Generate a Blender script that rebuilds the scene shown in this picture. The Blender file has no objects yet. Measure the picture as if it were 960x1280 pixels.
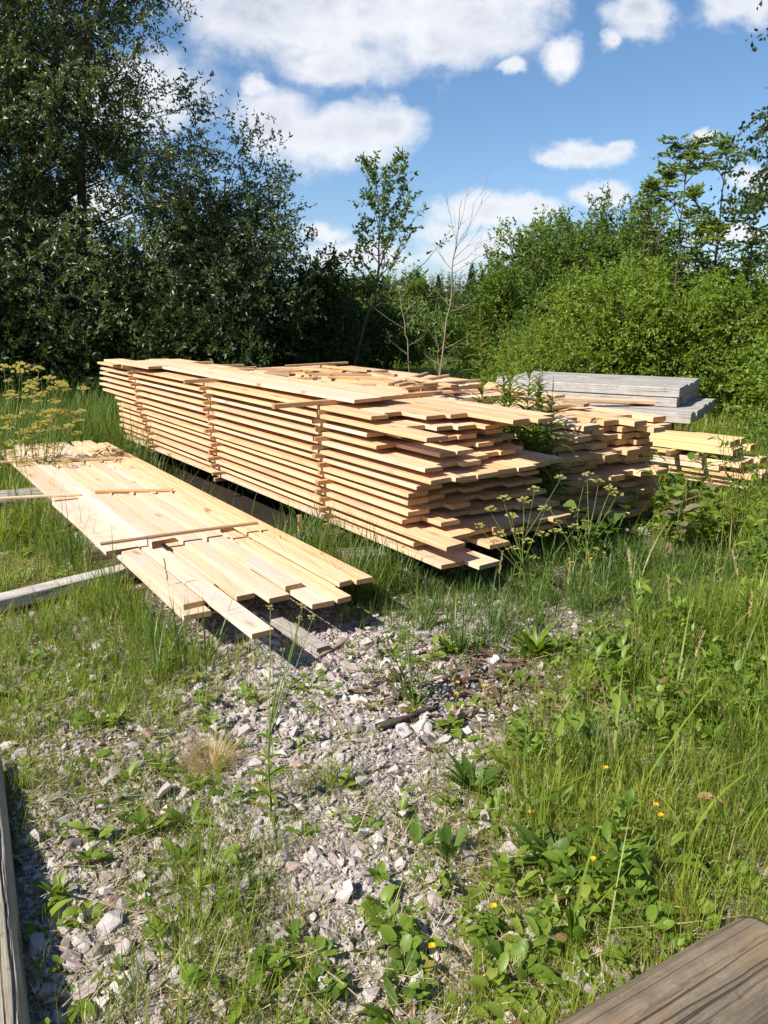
import bpy, bmesh, math
import numpy as np
from mathutils import Vector, Matrix

R = np.random.default_rng(11)
SC = bpy.context.scene
COL = SC.collection
PI = math.pi

# ------------------------------------------------------------------ camera
F_PX, HORIZON, EYE = 1000.0, 378.0, 1.6
PITCH = math.atan((640 - HORIZON) / F_PX)
cam = bpy.data.cameras.new('camera')
cam.sensor_fit = 'VERTICAL'; cam.sensor_height = 36.0
cam.lens = F_PX / 1280 * 36.0
cam.clip_start = 0.05; cam.clip_end = 2000
cam_o = bpy.data.objects.new('camera', cam); COL.objects.link(cam_o)
cam_o.location = (0, 0, EYE); cam_o.rotation_euler = (PI / 2 - PITCH, 0, 0)
SC.camera = cam_o

def to_px(x, y, z=0.0):
    cy, sy = math.cos(PITCH), math.sin(PITCH)
    dz = z - EYE
    f = y * cy - dz * sy; u = y * sy + dz * cy
    f = np.maximum(f, 0.05)
    return 480 + F_PX * x / f, 640 - F_PX * u / f

def at(px, py, z=0.0):
    """the point of height z that the photograph shows at this pixel"""
    a = (px - 480) / F_PX; b = (640 - py) / F_PX
    r = Vector((a, math.cos(PITCH) + b * math.sin(PITCH), -math.sin(PITCH) + b * math.cos(PITCH)))
    t = (z - EYE) / r.z
    return Vector((0, 0, EYE)) + r * t

# ------------------------------------------------------------------ tagging
def tag(o, label=None, cat=None, group=None, kind=None):
    if label: o['label'] = label
    if cat: o['category'] = cat
    if group: o['group'] = group
    if kind or label: o['kind'] = kind or 'thing'
    return o

def empty(name, loc, label, cat, group=None):
    o = bpy.data.objects.new(name, None); COL.objects.link(o)
    o.location = loc; o.empty_display_size = 0.1
    return tag(o, label, cat, group)

ORD = ['first', 'second', 'third', 'fourth', 'fifth', 'sixth', 'seventh', 'eighth', 'ninth', 'tenth', 'eleventh',
       'twelfth', 'thirteenth', 'fourteenth', 'fifteenth', 'sixteenth']

# ------------------------------------------------------------------ mesh collector
class MB:
    def __init__(s): s.V = []; s.F = {3: [], 4: []}; s.A = {3: [], 4: []}; s.M = {3: [], 4: []}; s.n = 0
    def add(s, V, F, rnd=0.5, mi=0):
        V = np.asarray(V, float).reshape(-1, 3); F = np.asarray(F, int)
        if len(F) == 0: return
        k = F.shape[1]
        s.V.append(V); s.F[k].append(F + s.n); s.n += len(V)
        s.A[k].append(np.broadcast_to(np.asarray(rnd, float), (len(F),)).copy())
        s.M[k].append(np.broadcast_to(np.asarray(mi, int), (len(F),)).copy())
    def build(s, name, mats, parent=None, smooth=True, loc=None):
        V = np.concatenate(s.V)
        if loc is not None: V = V - np.array(loc)
        me = bpy.data.meshes.new(name)
        me.vertices.add(len(V)); me.vertices.foreach_set('co', V.astype(np.float32).ravel())
        loops = []; starts = []; at_ = []; mi = []; c = 0
        for k in (3, 4):
            if not s.F[k]: continue
            Fk = np.concatenate(s.F[k]); loops.append(Fk.ravel())
            starts.append(c + np.arange(len(Fk)) * k); c += Fk.size
            at_.append(np.concatenate(s.A[k])); mi.append(np.concatenate(s.M[k]))
        loops = np.concatenate(loops); starts = np.concatenate(starts); at_ = np.concatenate(at_); mi = np.concatenate(mi)
        me.loops.add(len(loops)); me.loops.foreach_set('vertex_index', loops.astype(np.int32))
        me.polygons.add(len(starts)); me.polygons.foreach_set('loop_start', starts.astype(np.int32))
        me.polygons.foreach_set('material_index', mi.astype(np.int32))
        me.update(calc_edges=True)
        me.polygons.foreach_set('use_smooth', np.full(len(starts), smooth))
        a = me.attributes.new('rnd', 'FLOAT', 'FACE'); a.data.foreach_set('value', at_.astype(np.float32))
        for m in (mats if isinstance(mats, (list, tuple)) else [mats]): me.materials.append(m)
        o = bpy.data.objects.new(name, me); COL.objects.link(o)
        if parent: o.parent = parent
        if loc is not None and parent is None: o.location = loc
        return o

def nrm(a): return a / np.maximum(np.linalg.norm(a, axis=-1, keepdims=True), 1e-9)

def ribbon(mb, P, D, N, L, W, curve, nseg=3, across=2, shape='blade', fold=0.25, wav=0.0, rnd=None, mi=0, rng=R):
    """many curved strips at once: blades (two across) or folded leaves (three across)"""
    n = len(P)
    if n == 0: return
    D = nrm(D); S = nrm(np.cross(D, N)); N = np.cross(S, D)
    L = np.broadcast_to(L, (n,)); W = np.broadcast_to(W, (n,)); curve = np.broadcast_to(curve, (n,))
    pos = P.copy(); rows = []
    for i in range(nseg + 1):
        t = i / nseg
        th = curve * t
        d = D * np.cos(th)[:, None] - N * np.sin(th)[:, None]
        nn = N * np.cos(th)[:, None] + D * np.sin(th)[:, None]
        if shape == 'blade': w = (1 - t ** 2.2) * .96 + .04
        elif shape == 'leaf': w = max(math.sin(PI * min(1, (t * .95 + .05)) ** .8), .05)
        elif shape == 'spoon': w = max(.12, math.sin(PI * min(1, t ** 1.7 * .97)) ) if t < 1 else .1
        elif shape == 'oval': w = math.sqrt(max(0, 1 - (2 * t * .97 - .97) ** 2)) + .03
        else: w = 1
        hw = (W * .5 * w)[:, None]
        if wav: hw = hw * (1 + wav * rng.uniform(-1, 1, (n, 1)))
        if across == 2: rows.append(np.stack([pos - S * hw, pos + S * hw], 1))
        else:
            up = nn * hw * fold
            j = nn * hw * (wav * rng.uniform(-1, 1, (n, 1)))
            rows.append(np.stack([pos - S * hw + up + j, pos, pos + S * hw + up - j], 1))
        pos = pos + d * (L / nseg)[:, None]
    V = np.stack(rows, 1).reshape(n, -1, 3)
    q = []
    for i in range(nseg):
        for a in range(across - 1):
            b = i * across + a
            q.append([b, b + 1, b + across + 1, b + across])
    q = np.array(q); k = V.shape[1]
    Fq = (q[None] + (np.arange(n) * k)[:, None, None]).reshape(-1, 4)
    if rnd is None: rnd = rng.random(n)
    mb.add(V.reshape(-1, 3), Fq, np.repeat(rnd, len(q)), mi)

def tube(mb, pts, rad, sides=5, rnd=0.5, mi=0, cap=False):
    pts = np.asarray(pts, float); n = len(pts)
    rad = np.broadcast_to(np.asarray(rad, float), (n,))
    T = np.gradient(pts, axis=0); T = nrm(T)
    ref = np.array([0.13, 0.37, 0.92]) if abs(T[0, 2]) < .9 else np.array([1.0, 0.1, 0.0])
    A = nrm(np.cross(T, ref)); B = np.cross(T, A)
    an = np.arange(sides) * 2 * PI / sides
    V = pts[:, None] + rad[:, None, None] * (A[:, None] * np.cos(an)[None, :, None] + B[:, None] * np.sin(an)[None, :, None])
    i = np.arange(n - 1)[:, None] * sides; j = np.arange(sides)[None]; k = (j + 1) % sides
    Fq = np.stack([i + j, i + k, i + sides + k, i + sides + j], -1).reshape(-1, 4)
    mb.add(V.reshape(-1, 3), Fq, rnd, mi)
    if cap:
        c = len(pts) * sides
        Vc = np.concatenate([V[-1], pts[-1:]]); mb.add(Vc, [[a, (a + 1) % sides, sides] for a in range(sides)], rnd, mi)

def leaf_tris(mb, P, D, L, W, rng=R, rnd=None, mi=0, fold=.18, flat=0.0):
    """small diamond leaves, two folded triangles each"""
    n = len(P)
    if n == 0: return
    D = nrm(D)
    ref = nrm(rng.normal(size=(n, 3)) + np.array([0, 0, flat * 3]))
    S = nrm(np.cross(D, ref)); N = np.cross(S, D)
    L = np.broadcast_to(L, (n,))[:, None]; W = np.broadcast_to(W, (n,))[:, None]
    m = P + D * L * .45
    V = np.stack([P, m + S * W * .5 + N * W * fold, P + D * L, m - S * W * .5 + N * W * fold], 1).reshape(-1, 3)
    b = np.arange(n)[:, None] * 4
    Ft = np.stack([b + [0, 1, 2], b + [0, 2, 3]], 1).reshape(-1, 3)
    if rnd is None: rnd = rng.random(n)
    mb.add(V, Ft, np.repeat(rnd, 2), mi)

# cheap smooth 2-D / 3-D noise in numpy
_G = np.random.default_rng(5).random((64, 64, 64))
def vnoise(p, scale=1.0, off=0.0):
    p = np.asarray(p, float) * scale + off
    if p.shape[-1] == 2: p = np.concatenate([p, np.zeros(p.shape[:-1] + (1,)) + 3.3], -1)
    i = np.floor(p).astype(int); f = p - i; f = f * f * (3 - 2 * f); r = 0
    for dx in (0, 1):
        for dy in (0, 1):
            for dz in (0, 1):
                w = (f[..., 0] if dx else 1 - f[..., 0]) * (f[..., 1] if dy else 1 - f[..., 1]) * (f[..., 2] if dz else 1 - f[..., 2])
                r = r + w * _G[(i[..., 0] + dx) % 64, (i[..., 1] + dy) % 64, (i[..., 2] + dz) % 64]
    return r

# ------------------------------------------------------------------ materials
class NT:
    def __init__(s, tree): s.t = tree; tree.nodes.clear()
    def n(s, typ, **kw):
        nd = s.t.nodes.new(typ)
        for k, v in kw.items():
            if k.startswith('i_'): nd.inputs[int(k[2:]) if k[2:].isdigit() else k[2:].replace('_', ' ')].default_value = v
            else: setattr(nd, k, v)
        return nd
    def l(s, a, b): s.t.links.new(a, b)
    def math(s, op, a, b=None, c=None, clamp=False):
        nd = s.n('ShaderNodeMath', operation=op, use_clamp=clamp)
        for i, v in enumerate((a, b, c)):
            if v is None: continue
            if isinstance(v, (int, float)): nd.inputs[i].default_value = v
            else: s.l(v, nd.inputs[i])
        return nd.outputs[0]
    def ramp(s, fac, stops, interp='LINEAR'):
        nd = s.n('ShaderNodeValToRGB'); cr = nd.color_ramp; cr.interpolation = interp
        while len(cr.elements) > 1: cr.elements.remove(cr.elements[-1])
        for i, (p, c) in enumerate(stops):
            e = cr.elements[0] if i == 0 else cr.elements.new(p)
            e.position = p; e.color = (*c, 1) if len(c) == 3 else c
        if fac is not None: s.l(fac, nd.inputs[0])
        return nd.outputs[0]
    def mix(s, fac, a, b, blend='MIX'):
        nd = s.n('ShaderNodeMix', data_type='RGBA', blend_type=blend)
        for sock, v in ((nd.inputs[0], fac), (nd.inputs[6], a), (nd.inputs[7], b)):
            if isinstance(v, (int, float)): sock.default_value = v
            elif isinstance(v, tuple): sock.default_value = (*v, 1) if len(v) == 3 else v
            else: s.l(v, sock)
        return nd.outputs[2]
    def noise(s, vec, scale, detail=4, rough=.55, out=0, dist=0.0):
        nd = s.n('ShaderNodeTexNoise'); nd.inputs['Scale'].default_value = scale; nd.inputs['Detail'].default_value = detail
        nd.inputs['Roughness'].default_value = rough; nd.inputs['Distortion'].default_value = dist
        if vec is not None: s.l(vec, nd.inputs['Vector'])
        return nd.outputs[out]
    def map(s, vec, scale=(1, 1, 1), loc=(0, 0, 0)):
        nd = s.n('ShaderNodeMapping'); nd.inputs['Scale'].default_value = scale; nd.inputs['Location'].default_value = loc
        s.l(vec, nd.inputs['Vector']); return nd.outputs[0]

def mat(name):
    m = bpy.data.materials.new(name); m.use_nodes = True
    return m, NT(m.node_tree)

def objvec(nt, spread=37.0):
    tc = nt.n('ShaderNodeTexCoord'); oi = nt.n('ShaderNodeObjectInfo')
    c = nt.n('ShaderNodeCombineXYZ')
    nt.l(nt.math('MULTIPLY', oi.outputs['Random'], spread), c.inputs[0])
    nt.l(nt.math('MULTIPLY', oi.outputs['Random'], spread * 1.7), c.inputs[1])
    nt.l(nt.math('MULTIPLY', oi.outputs['Random'], spread * .6), c.inputs[2])
    a = nt.n('ShaderNodeVectorMath', operation='ADD'); nt.l(tc.outputs['Object'], a.inputs[0]); nt.l(c.outputs[0], a.inputs[1])
    return a.outputs[0], oi.outputs['Random'], tc.outputs['Object']

def finish(nt, col, rough=.7, bump=None, bstr=.3, bdist=.004, spec=.3):
    out = nt.n('ShaderNodeOutputMaterial'); p = nt.n('ShaderNodeBsdfPrincipled')
    if isinstance(col, tuple): p.inputs['Base Color'].default_value = (*col, 1)
    else: nt.l(col, p.inputs['Base Color'])
    if isinstance(rough, (int, float)): p.inputs['Roughness'].default_value = rough
    else: nt.l(rough, p.inputs['Roughness'])
    p.inputs['Specular IOR Level'].default_value = spec
    if bump is not None:
        b = nt.n('ShaderNodeBump'); b.inputs['Strength'].default_value = bstr; b.inputs['Distance'].default_value = bdist
        nt.l(bump, b.inputs['Height']); nt.l(b.outputs[0], p.inputs['Normal'])
    nt.l(p.outputs[0], out.inputs[0])

def wood(name, light, dark, knot=(.20, .085, .03), grey=0.0, greycol=(.40, .36, .34), tint=1.0):
    m, nt = mat(name)
    v, rnd, raw = objvec(nt)
    g1 = nt.noise(nt.map(v, (.9, 13, 13)), 1.6, 6, .62, dist=.9)
    g3 = nt.noise(nt.map(v, (3.0, 60, 60)), 1.4, 3, .6)
    rings = nt.n('ShaderNodeTexWave', wave_type='BANDS', bands_direction='Y')
    rings.inputs['Scale'].default_value = 6.5; rings.inputs['Distortion'].default_value = 9; rings.inputs['Detail'].default_value = 4
    rings.inputs['Detail Scale'].default_value = .5
    nt.l(nt.map(nt_warp(nt, v, .10, 1.6), (.22, 1, 1)), rings.inputs['Vector'])
    fac = nt.math('ADD', nt.math('ADD', nt.math('MULTIPLY', g1, .70), nt.math('MULTIPLY', rings.outputs['Fac'], .11)), nt.math('MULTIPLY', g3, .20))
    col = nt.ramp(fac, [(.28, dark), (.54, light), (.85, tuple(min(.9, c * 1.06) for c in light))])
    # board to board: paler, yellower, redder
    var = nt.ramp(rnd, [(0, (1.05, .97, .86)), (.25, (.98, .90, .74)), (.45, (1.06, 1.04, 1.0)), (.65, (.93, .84, .70)), (.85, (1.0, .98, .95)), (1, (.90, .80, .68))], 'CONSTANT')
    col = nt.mix(tint, col, var, 'MULTIPLY')
    # knots
    vo = nt.n('ShaderNodeTexVoronoi'); vo.inputs['Scale'].default_value = 1.0; vo.inputs['Randomness'].default_value = 1
    nt.l(nt.map(nt_warp(nt, v, .02, 9), (2.3, 8.5, 3)), vo.inputs['Vector'])
    k = nt.ramp(vo.outputs['Distance'], [(.075, (1, 1, 1)), (.12, (.40, .40, .40)), (.20, (0, 0, 0))])
    col = nt.mix(nt.math('MULTIPLY', k, .75), col, knot)
    # weathering blotches
    gz = nt.noise(nt.map(v, (1.0, 3.5, 3.5)), 1.7, 5, .65)
    gf = nt.ramp(gz, [(.42, (0, 0, 0)), (.72, (1, 1, 1))])
    col = nt.mix(nt.math('MULTIPLY', gf, .22 + grey), col, greycol)
    stn = nt.math('MULTIPLY', nt.ramp(nt.noise(nt.map(v, (.8, 6, 6), (7, 3, 1)), 1.5, 5, .7), [(.55, (0, 0, 0)), (.70, (1, 1, 1))]), nt.math('GREATER_THAN', nt.math('FRACT', nt.math('MULTIPLY', rnd, 7.3)), .55))
    col = nt.mix(nt.math('MULTIPLY', stn, .38), col, (.36, .31, .29))
    sp = nt.noise(nt.map(v, (6, 22, 22)), 2.2, 3, .6)
    col = nt.mix(nt.math('MULTIPLY', nt.ramp(sp, [(.66, (0, 0, 0)), (.74, (1, 1, 1))]), .28), col, (.22, .15, .10))
    bh = nt.math('ADD', nt.noise(nt.map(v, (5, 90, 90)), 1.5, 3, .7), nt.math('MULTIPLY', nt.noise(nt.map(v, (70, 6, 6)), 1.0, 2), .35))
    finish(nt, col, .72, bh, .35, .0025, .25)
    return m

def nt_warp(nt, v, amp, scale, detail=2.0, rough=.5):
    nz = nt.n('ShaderNodeTexNoise'); nz.inputs['Detail'].default_value = detail; nz.inputs['Roughness'].default_value = rough; nz.inputs['Scale'].default_value = scale; nt.l(v, nz.inputs['Vector'])
    s = nt.n('ShaderNodeVectorMath', operation='SUBTRACT'); nt.l(nz.outputs['Color'], s.inputs[0]); s.inputs[1].default_value = (.5, .5, .5)
    m = nt.n('ShaderNodeVectorMath', operation='SCALE'); nt.l(s.outputs[0], m.inputs[0]); m.inputs['Scale'].default_value = amp
    a = nt.n('ShaderNodeVectorMath', operation='ADD'); nt.l(v, a.inputs[0]); nt.l(m.outputs[0], a.inputs[1])
    return a.outputs[0]

def endgrain(name, light, dark):
    m, nt = mat(name)
    v, rnd, raw = objvec(nt, 3.0)
    w = nt.n('ShaderNodeTexWave', wave_type='RINGS', rings_direction='X')
    w.inputs['Scale'].default_value = 34; w.inputs['Distortion'].default_value = 1.5; w.inputs['Detail'].default_value = 2
    nt.l(nt.map(v, (0.02, 1, 1), (0, .05, .08)), w.inputs['Vector'])
    n = nt.noise(v, 60, 4, .7)
    f = nt.math('ADD', nt.math('MULTIPLY', w.outputs['Fac'], .5), nt.math('MULTIPLY', n, .6))
    col = nt.ramp(f, [(.2, dark), (.85, light)])
    col = nt.mix(.8, col, nt.ramp(rnd, [(0, (1, .95, .85)), (.3, (.8, .75, .7)), (.6, (1.05, 1, .95)), (.8, (.72, .65, .58))], 'CONSTANT'), 'MULTIPLY')
    finish(nt, col, .85, n, .5, .003, .15)
    return m

def leafmat(name, stops, trans=.45, gloss=.022, rough=.45, tcol=1.55):
    m, nt = mat(name)
    a = nt.n('ShaderNodeAttribute', attribute_name='rnd')
    col = nt.ramp(a.outputs['Fac'], stops)
    out = nt.n('ShaderNodeOutputMaterial')
    d = nt.n('ShaderNodeBsdfDiffuse'); t = nt.n('ShaderNodeBsdfTranslucent'); g = nt.n('ShaderNodeBsdfGlossy')
    g.inputs['Roughness'].default_value = rough; g.inputs['Color'].default_value = (1, 1, 1, 1)
    nt.l(col, d.inputs[0])
    nt.l(nt.mix(1.0, col, (tcol * 1.15, tcol, tcol * .45), 'MULTIPLY'), t.inputs[0])
    m1 = nt.n('ShaderNodeMixShader'); m1.inputs[0].default_value = trans; nt.l(d.outputs[0], m1.inputs[1]); nt.l(t.outputs[0], m1.inputs[2])
    m2 = nt.n('ShaderNodeMixShader'); m2.inputs[0].default_value = gloss; nt.l(m1.outputs[0], m2.inputs[1]); nt.l(g.outputs[0], m2.inputs[2])
    nt.l(m2.outputs[0], out.inputs[0])
    return m

def barkmat(name, a, b, scale=18, stretch=(1, 1, .18)):
    m, nt = mat(name)
    tc = nt.n('ShaderNodeTexCoord')
    n = nt.noise(nt.map(tc.outputs['Object'], stretch), scale, 5, .7)
    finish(nt, nt.ramp(n, [(.3, a), (.7, b)]), .85, n, .6, .01, .15)
    return m

def weathered(name, light, dark, warm=(.34, .27, .17), warmf=.4, crackscale=1.0):
    """old silver-grey timber: lengthwise cracks (local x), stains, lichen"""
    m, nt = mat(name)
    v, rnd, raw = objvec(nt)
    g = nt.noise(nt.map(v, (1.6, 14, 14)), 1.7, 7, .70, dist=.4)
    bl = nt.noise(v, 11, 6, .68); sp = nt.noise(v, 85, 4, .7)
    gg_ = nt.math('ADD', nt.math('ADD', nt.math('MULTIPLY', g, .48), nt.math('MULTIPLY', bl, .36)), nt.math('MULTIPLY', sp, .16))
    col = nt.ramp(gg_, [(.36, dark), (.5, tuple((a + b) / 2 for a, b in zip(light, dark))), (.62, light)])
    col = nt.mix(nt.math('MULTIPLY', nt.ramp(nt.noise(v, 24, 5, .65), [(.60, (0, 0, 0)), (.70, (1, 1, 1))]), .55), col, tuple(c * .45 for c in dark))
    st = nt.noise(nt.map(v, (2.5, 5, 5)), 1.9, 5, .65)
    col = nt.mix(nt.math('MULTIPLY', nt.ramp(st, [(.45, (0, 0, 0)), (.68, (1, 1, 1))]), warmf), col, warm)
    cr = nt.noise(nt.map(nt_warp(nt, v, .008, 6), (.22 * crackscale, 15 * crackscale, 15 * crackscale)), 1.2, 3, .5)
    crf = nt.ramp(nt.math('ABSOLUTE', nt.math('SUBTRACT', cr, .5)), [(.004, (1, 1, 1)), (.013, (0, 0, 0))])
    col = nt.mix(nt.math('MULTIPLY', crf, .85), col, (.035, .026, .02))
    fine = nt.noise(nt.map(v, (3, 110, 110)), 1.5, 3, .7)
    col = nt.mix(nt.math('MULTIPLY', nt.ramp(fine, [(.5, (0, 0, 0)), (.7, (1, 1, 1))]), .35), col, dark)
    bh = nt.math('SUBTRACT', nt.math('ADD', fine, nt.math('MULTIPLY', g, .8)), nt.math('MULTIPLY', crf, 1.6))
    finish(nt, col, .82, bh, .6, .005, .2)
    return m

M = {}
M['pine'] = wood('fresh_pine', (.745, .512, .342), (.56, .325, .175))
M['pine_pile'] = wood('pile_pine', (.71, .545, .415), (.55, .38, .255), grey=.56, greycol=(.55, .455, .42))
M['pine_red'] = wood('aged_pine', (.66, .445, .265), (.46, .27, .135), grey=.08)
M['pine_yellow'] = wood('yellow_pine', (.68, .52, .29), (.52, .36, .16))
M['lath'] = wood('lath_pine', (.58, .37, .18), (.40, .22, .09), grey=.05, tint=.6)
M['lath_dark'] = wood('old_lath', (.36, .22, .12), (.20, .11, .06), grey=.25, tint=.6)
M['end'] = endgrain('pine_end', (.56, .36, .19), (.30, .165, .075))
M['end_dark'] = endgrain('old_end', (.30, .20, .12), (.13, .08, .045))
M['grey'] = weathered('silver_timber', (.50, .465, .43), (.29, .262, .238), warm=(.30, .24, .17), warmf=.35, crackscale=1.3)
M['bleached'] = weathered('bleached_timber', (.62, .57, .52), (.40, .35, .31), warm=(.34, .22, .19), warmf=.7)
M['edge'] = weathered('edge_timber', (.44, .385, .30), (.26, .215, .16), warm=(.42, .33, .20), warmf=.5, crackscale=1.2)
M['log'] = weathered('weathered_log', (.27, .218, .155), (.115, .088, .062), warm=(.26, .165, .075), warmf=.75, crackscale=.8)
M['greyplank'] = weathered('grey_plank', (.46, .42, .38), (.24, .205, .175), warm=(.34, .24, .19), warmf=.4)
M['stick'] = weathered('old_stick', (.42, .34, .24), (.22, .16, .10), warmf=.3, crackscale=3)
M['bark'] = barkmat('bark', (.055, .042, .032), (.13, .10, .075))
M['twig_pale'] = barkmat('pale_twig', (.17, .13, .09), (.32, .26, .19))
M['stem'] = leafmat('green_stem', [(0, (.10, .15, .03)), (1, (.19, .22, .06))], .1, .02)
M['stem_red'] = leafmat('red_stem', [(0, (.16, .07, .04)), (1, (.24, .13, .06))], .1, .02)
G0 = [(0, (.045, .074, .016)), (.5, (.074, .110, .022)), (1, (.115, .150, .034))]
M['willow'] = leafmat('willow_leaf', G0, .42, .06)
M['darkleaf'] = leafmat('dark_leaf', [(0, (.026, .046, .013)), (.6, (.046, .074, .018)), (1, (.075, .105, .026))], .35, .02)
M['bushleaf'] = leafmat('bush_leaf', [(0, (.105, .170, .018)), (.5, (.180, .265, .028)), (1, (.265, .345, .05))], .45, .02)
M['midleaf'] = leafmat('mid_leaf', [(0, (.062, .108, .019)), (.5, (.100, .160, .026)), (1, (.160, .220, .040))], .42, .02)
M['rowan'] = leafmat('rowan_leaf', [(0, (.085, .140, .024)), (.6, (.14, .205, .034)), (1, (.21, .27, .055))], .42, .02)
M['farleaf'] = leafmat('far_leaf', [(0, (.045, .075, .032)), (.6, (.068, .105, .040)), (1, (.095, .135, .045))], .3, .0)
M['grass'] = leafmat('grass_blade', [(0, (.36, .29, .13)), (.10, (.27, .25, .08)), (.14, (.075, .135, .018)), (.42, (.165, .240, .026)), (.75, (.265, .330, .042)), (1, (.37, .385, .075))], .42, .02)
M['grass_dark'] = leafmat('dark_grass_blade', [(0, (.24, .22, .09)), (.08, (.060, .120, .022)), (.6, (.110, .185, .032)), (1, (.17, .23, .05))], .42, .02)
M['straw'] = leafmat('straw', [(0, (.40, .30, .16)), (1, (.62, .50, .30))], .3, .02)
M['panicle'] = leafmat('panicle', [(0, (.34, .25, .13)), (.5, (.44, .32, .21)), (1, (.58, .48, .28))], .35, .02)
M['weed'] = leafmat('weed_leaf', [(0, (.080, .150, .018)), (.5, (.160, .245, .028)), (.86, (.245, .315, .048)), (.93, (.30, .27, .06)), (1, (.26, .15, .06))], .42, .02)
M['weed_blue'] = leafmat('lush_leaf', [(0, (.060, .120, .022)), (.6, (.110, .185, .032)), (1, (.175, .245, .050))], .42, .02)
M['umbel'] = leafmat('umbel_yellow', [(0, (.40, .41, .11)), (.6, (.57, .53, .20)), (1, (.68, .61, .30))], .3, .02)
M['bud'] = leafmat('bud', [(0, (.14, .12, .05)), (1, (.26, .19, .11))], .3, .02)
M['petal'] = leafmat('yellow_petal', [(0, (.75, .42, .02)), (1, (.85, .55, .05))], .3, .02)
M['wilt'] = leafmat('wilted_leaf', [(0, (.10, .085, .05)), (1, (.25, .20, .11))], .3, .02)
M['dryleaf'] = leafmat('dry_leaf', [(0, (.28, .13, .06)), (1, (.48, .30, .17))], .25, .02)
M['litter'] = leafmat('litter', [(0, (.075, .048, .032)), (.5, (.20, .135, .085)), (.62, (.34, .26, .14)), (1, (.56, .46, .28))], .05, .0)

def stonemat():
    m, nt = mat('crushed_rock')
    a = nt.n('ShaderNodeAttribute', attribute_name='rnd'); tc = nt.n('ShaderNodeTexCoord')
    col = nt.ramp(a.outputs['Fac'], [(0, (.17, .15, .145)), (.2, (.28, .232, .222)), (.45, (.385, .325, .305)), (.7, (.48, .42, .395)), (.88, (.55, .51, .485)), (.95, (.36, .22, .20)), (1, (.66, .63, .60))])
    n = nt.noise(tc.outputs['Object'], 95, 5, .7); n2 = nt.noise(tc.outputs['Object'], 22, 3, .6)
    col = nt.mix(.5, col, nt.ramp(n, [(.3, (.62, .60, .60)), (.7, (1.2, 1.18, 1.17))]), 'MULTIPLY')
    col = nt.mix(nt.math('MULTIPLY', nt.ramp(n2, [(.5, (0, 0, 0)), (.75, (1, 1, 1))]), .4), col, (.30, .24, .19))
    finish(nt, col, .8, n, .4, .003, .25)
    return m
M['stone'] = stonemat()
def darkrock():
    m, nt = mat('dark_rock'); tc = nt.n('ShaderNodeTexCoord')
    n = nt.noise(tc.outputs['Object'], 28, 6, .7)
    finish(nt, nt.ramp(n, [(.3, (.10, .085, .085)), (.7, (.33, .29, .28))]), .85, n, .6, .01, .2)
    return m
M['rock'] = darkrock()

def groundmat():
    m, nt = mat('soil_and_grit')
    tc = nt.n('ShaderNodeTexCoord'); P = tc.outputs['Object']
    veg_shade = nt.n('ShaderNodeAttribute', attribute_name='veg_shade').outputs['Fac']
    vo = nt.n('ShaderNodeTexVoronoi'); vo.inputs['Scale'].default_value = 95; nt.l(nt_warp(nt, P, .006, 40), vo.inputs['Vector'])
    sep = nt.n('ShaderNodeSeparateColor'); nt.l(vo.outputs['Color'], sep.inputs[0])
    grit = nt.ramp(sep.outputs[0], [(0, (.17, .145, .13)), (.4, (.30, .26, .24)), (.75, (.41, .36, .34)), (1, (.52, .47, .45))])
    grit = nt.mix(nt.ramp(vo.outputs['Distance'], [(.45, (0, 0, 0)), (.8, (1, 1, 1))]), grit, (.15, .12, .10))
    n = nt.noise(P, 5, 6, .65); nf = nt.noise(P, 60, 4, .7)
    soil = nt.ramp(nf, [(.3, (.085, .062, .042)), (.55, (.155, .115, .078)), (.75, (.26, .205, .14))])
    mf = nt.ramp(nt.math('ADD', nt.math('MULTIPLY', veg_shade, .9), nt.math('MULTIPLY', nt.math('SUBTRACT', n, .5), 1.2)), [(.22, (0, 0, 0)), (.5, (1, 1, 1))])
    soil = nt.mix(nt.math('SUBTRACT', veg_shade, 1.0, clamp=True), soil, (.030, .022, .016))  # values above one blacken the soil, shade painted in around the stacks
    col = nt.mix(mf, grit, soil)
    # the open field far off is plain green turf
    sx = nt.n('ShaderNodeSeparateXYZ'); nt.l(P, sx.inputs[0])
    far = nt.ramp(nt.math('MULTIPLY', sx.outputs[1], .05), [(.55, (0, 0, 0)), (.9, (1, 1, 1))])
    turf = nt.ramp(nt.noise(P, 1.3, 5, .7), [(.3, (.095, .12, .03)), (.7, (.20, .20, .065))])
    col = nt.mix(far, col, turf)
    bh = nt.math('ADD', nt.math('MULTIPLY', vo.outputs['Distance'], -1.0), nt.math('MULTIPLY', nf, .6))
    finish(nt, col, .9, bh, .8, .008, .15)
    return m
M['ground'] = groundmat()

# ------------------------------------------------------------------ light
SUN_AZ, SUN_EL = math.radians(-125), math.radians(43)
sd = Vector((math.sin(SUN_AZ) * math.cos(SUN_EL), math.cos(SUN_AZ) * math.cos(SUN_EL), math.sin(SUN_EL)))
sun = bpy.data.lights.new('sun', 'SUN'); sun.energy = 4.6; sun.angle = math.radians(.53); sun.color = (1, .95, .85)
sun_o = bpy.data.objects.new('sun', sun); COL.objects.link(sun_o)
sun_o.rotation_euler = sd.to_track_quat('Z', 'Y').to_euler(); sun_o.location = (-20, -10, 30)

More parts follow.
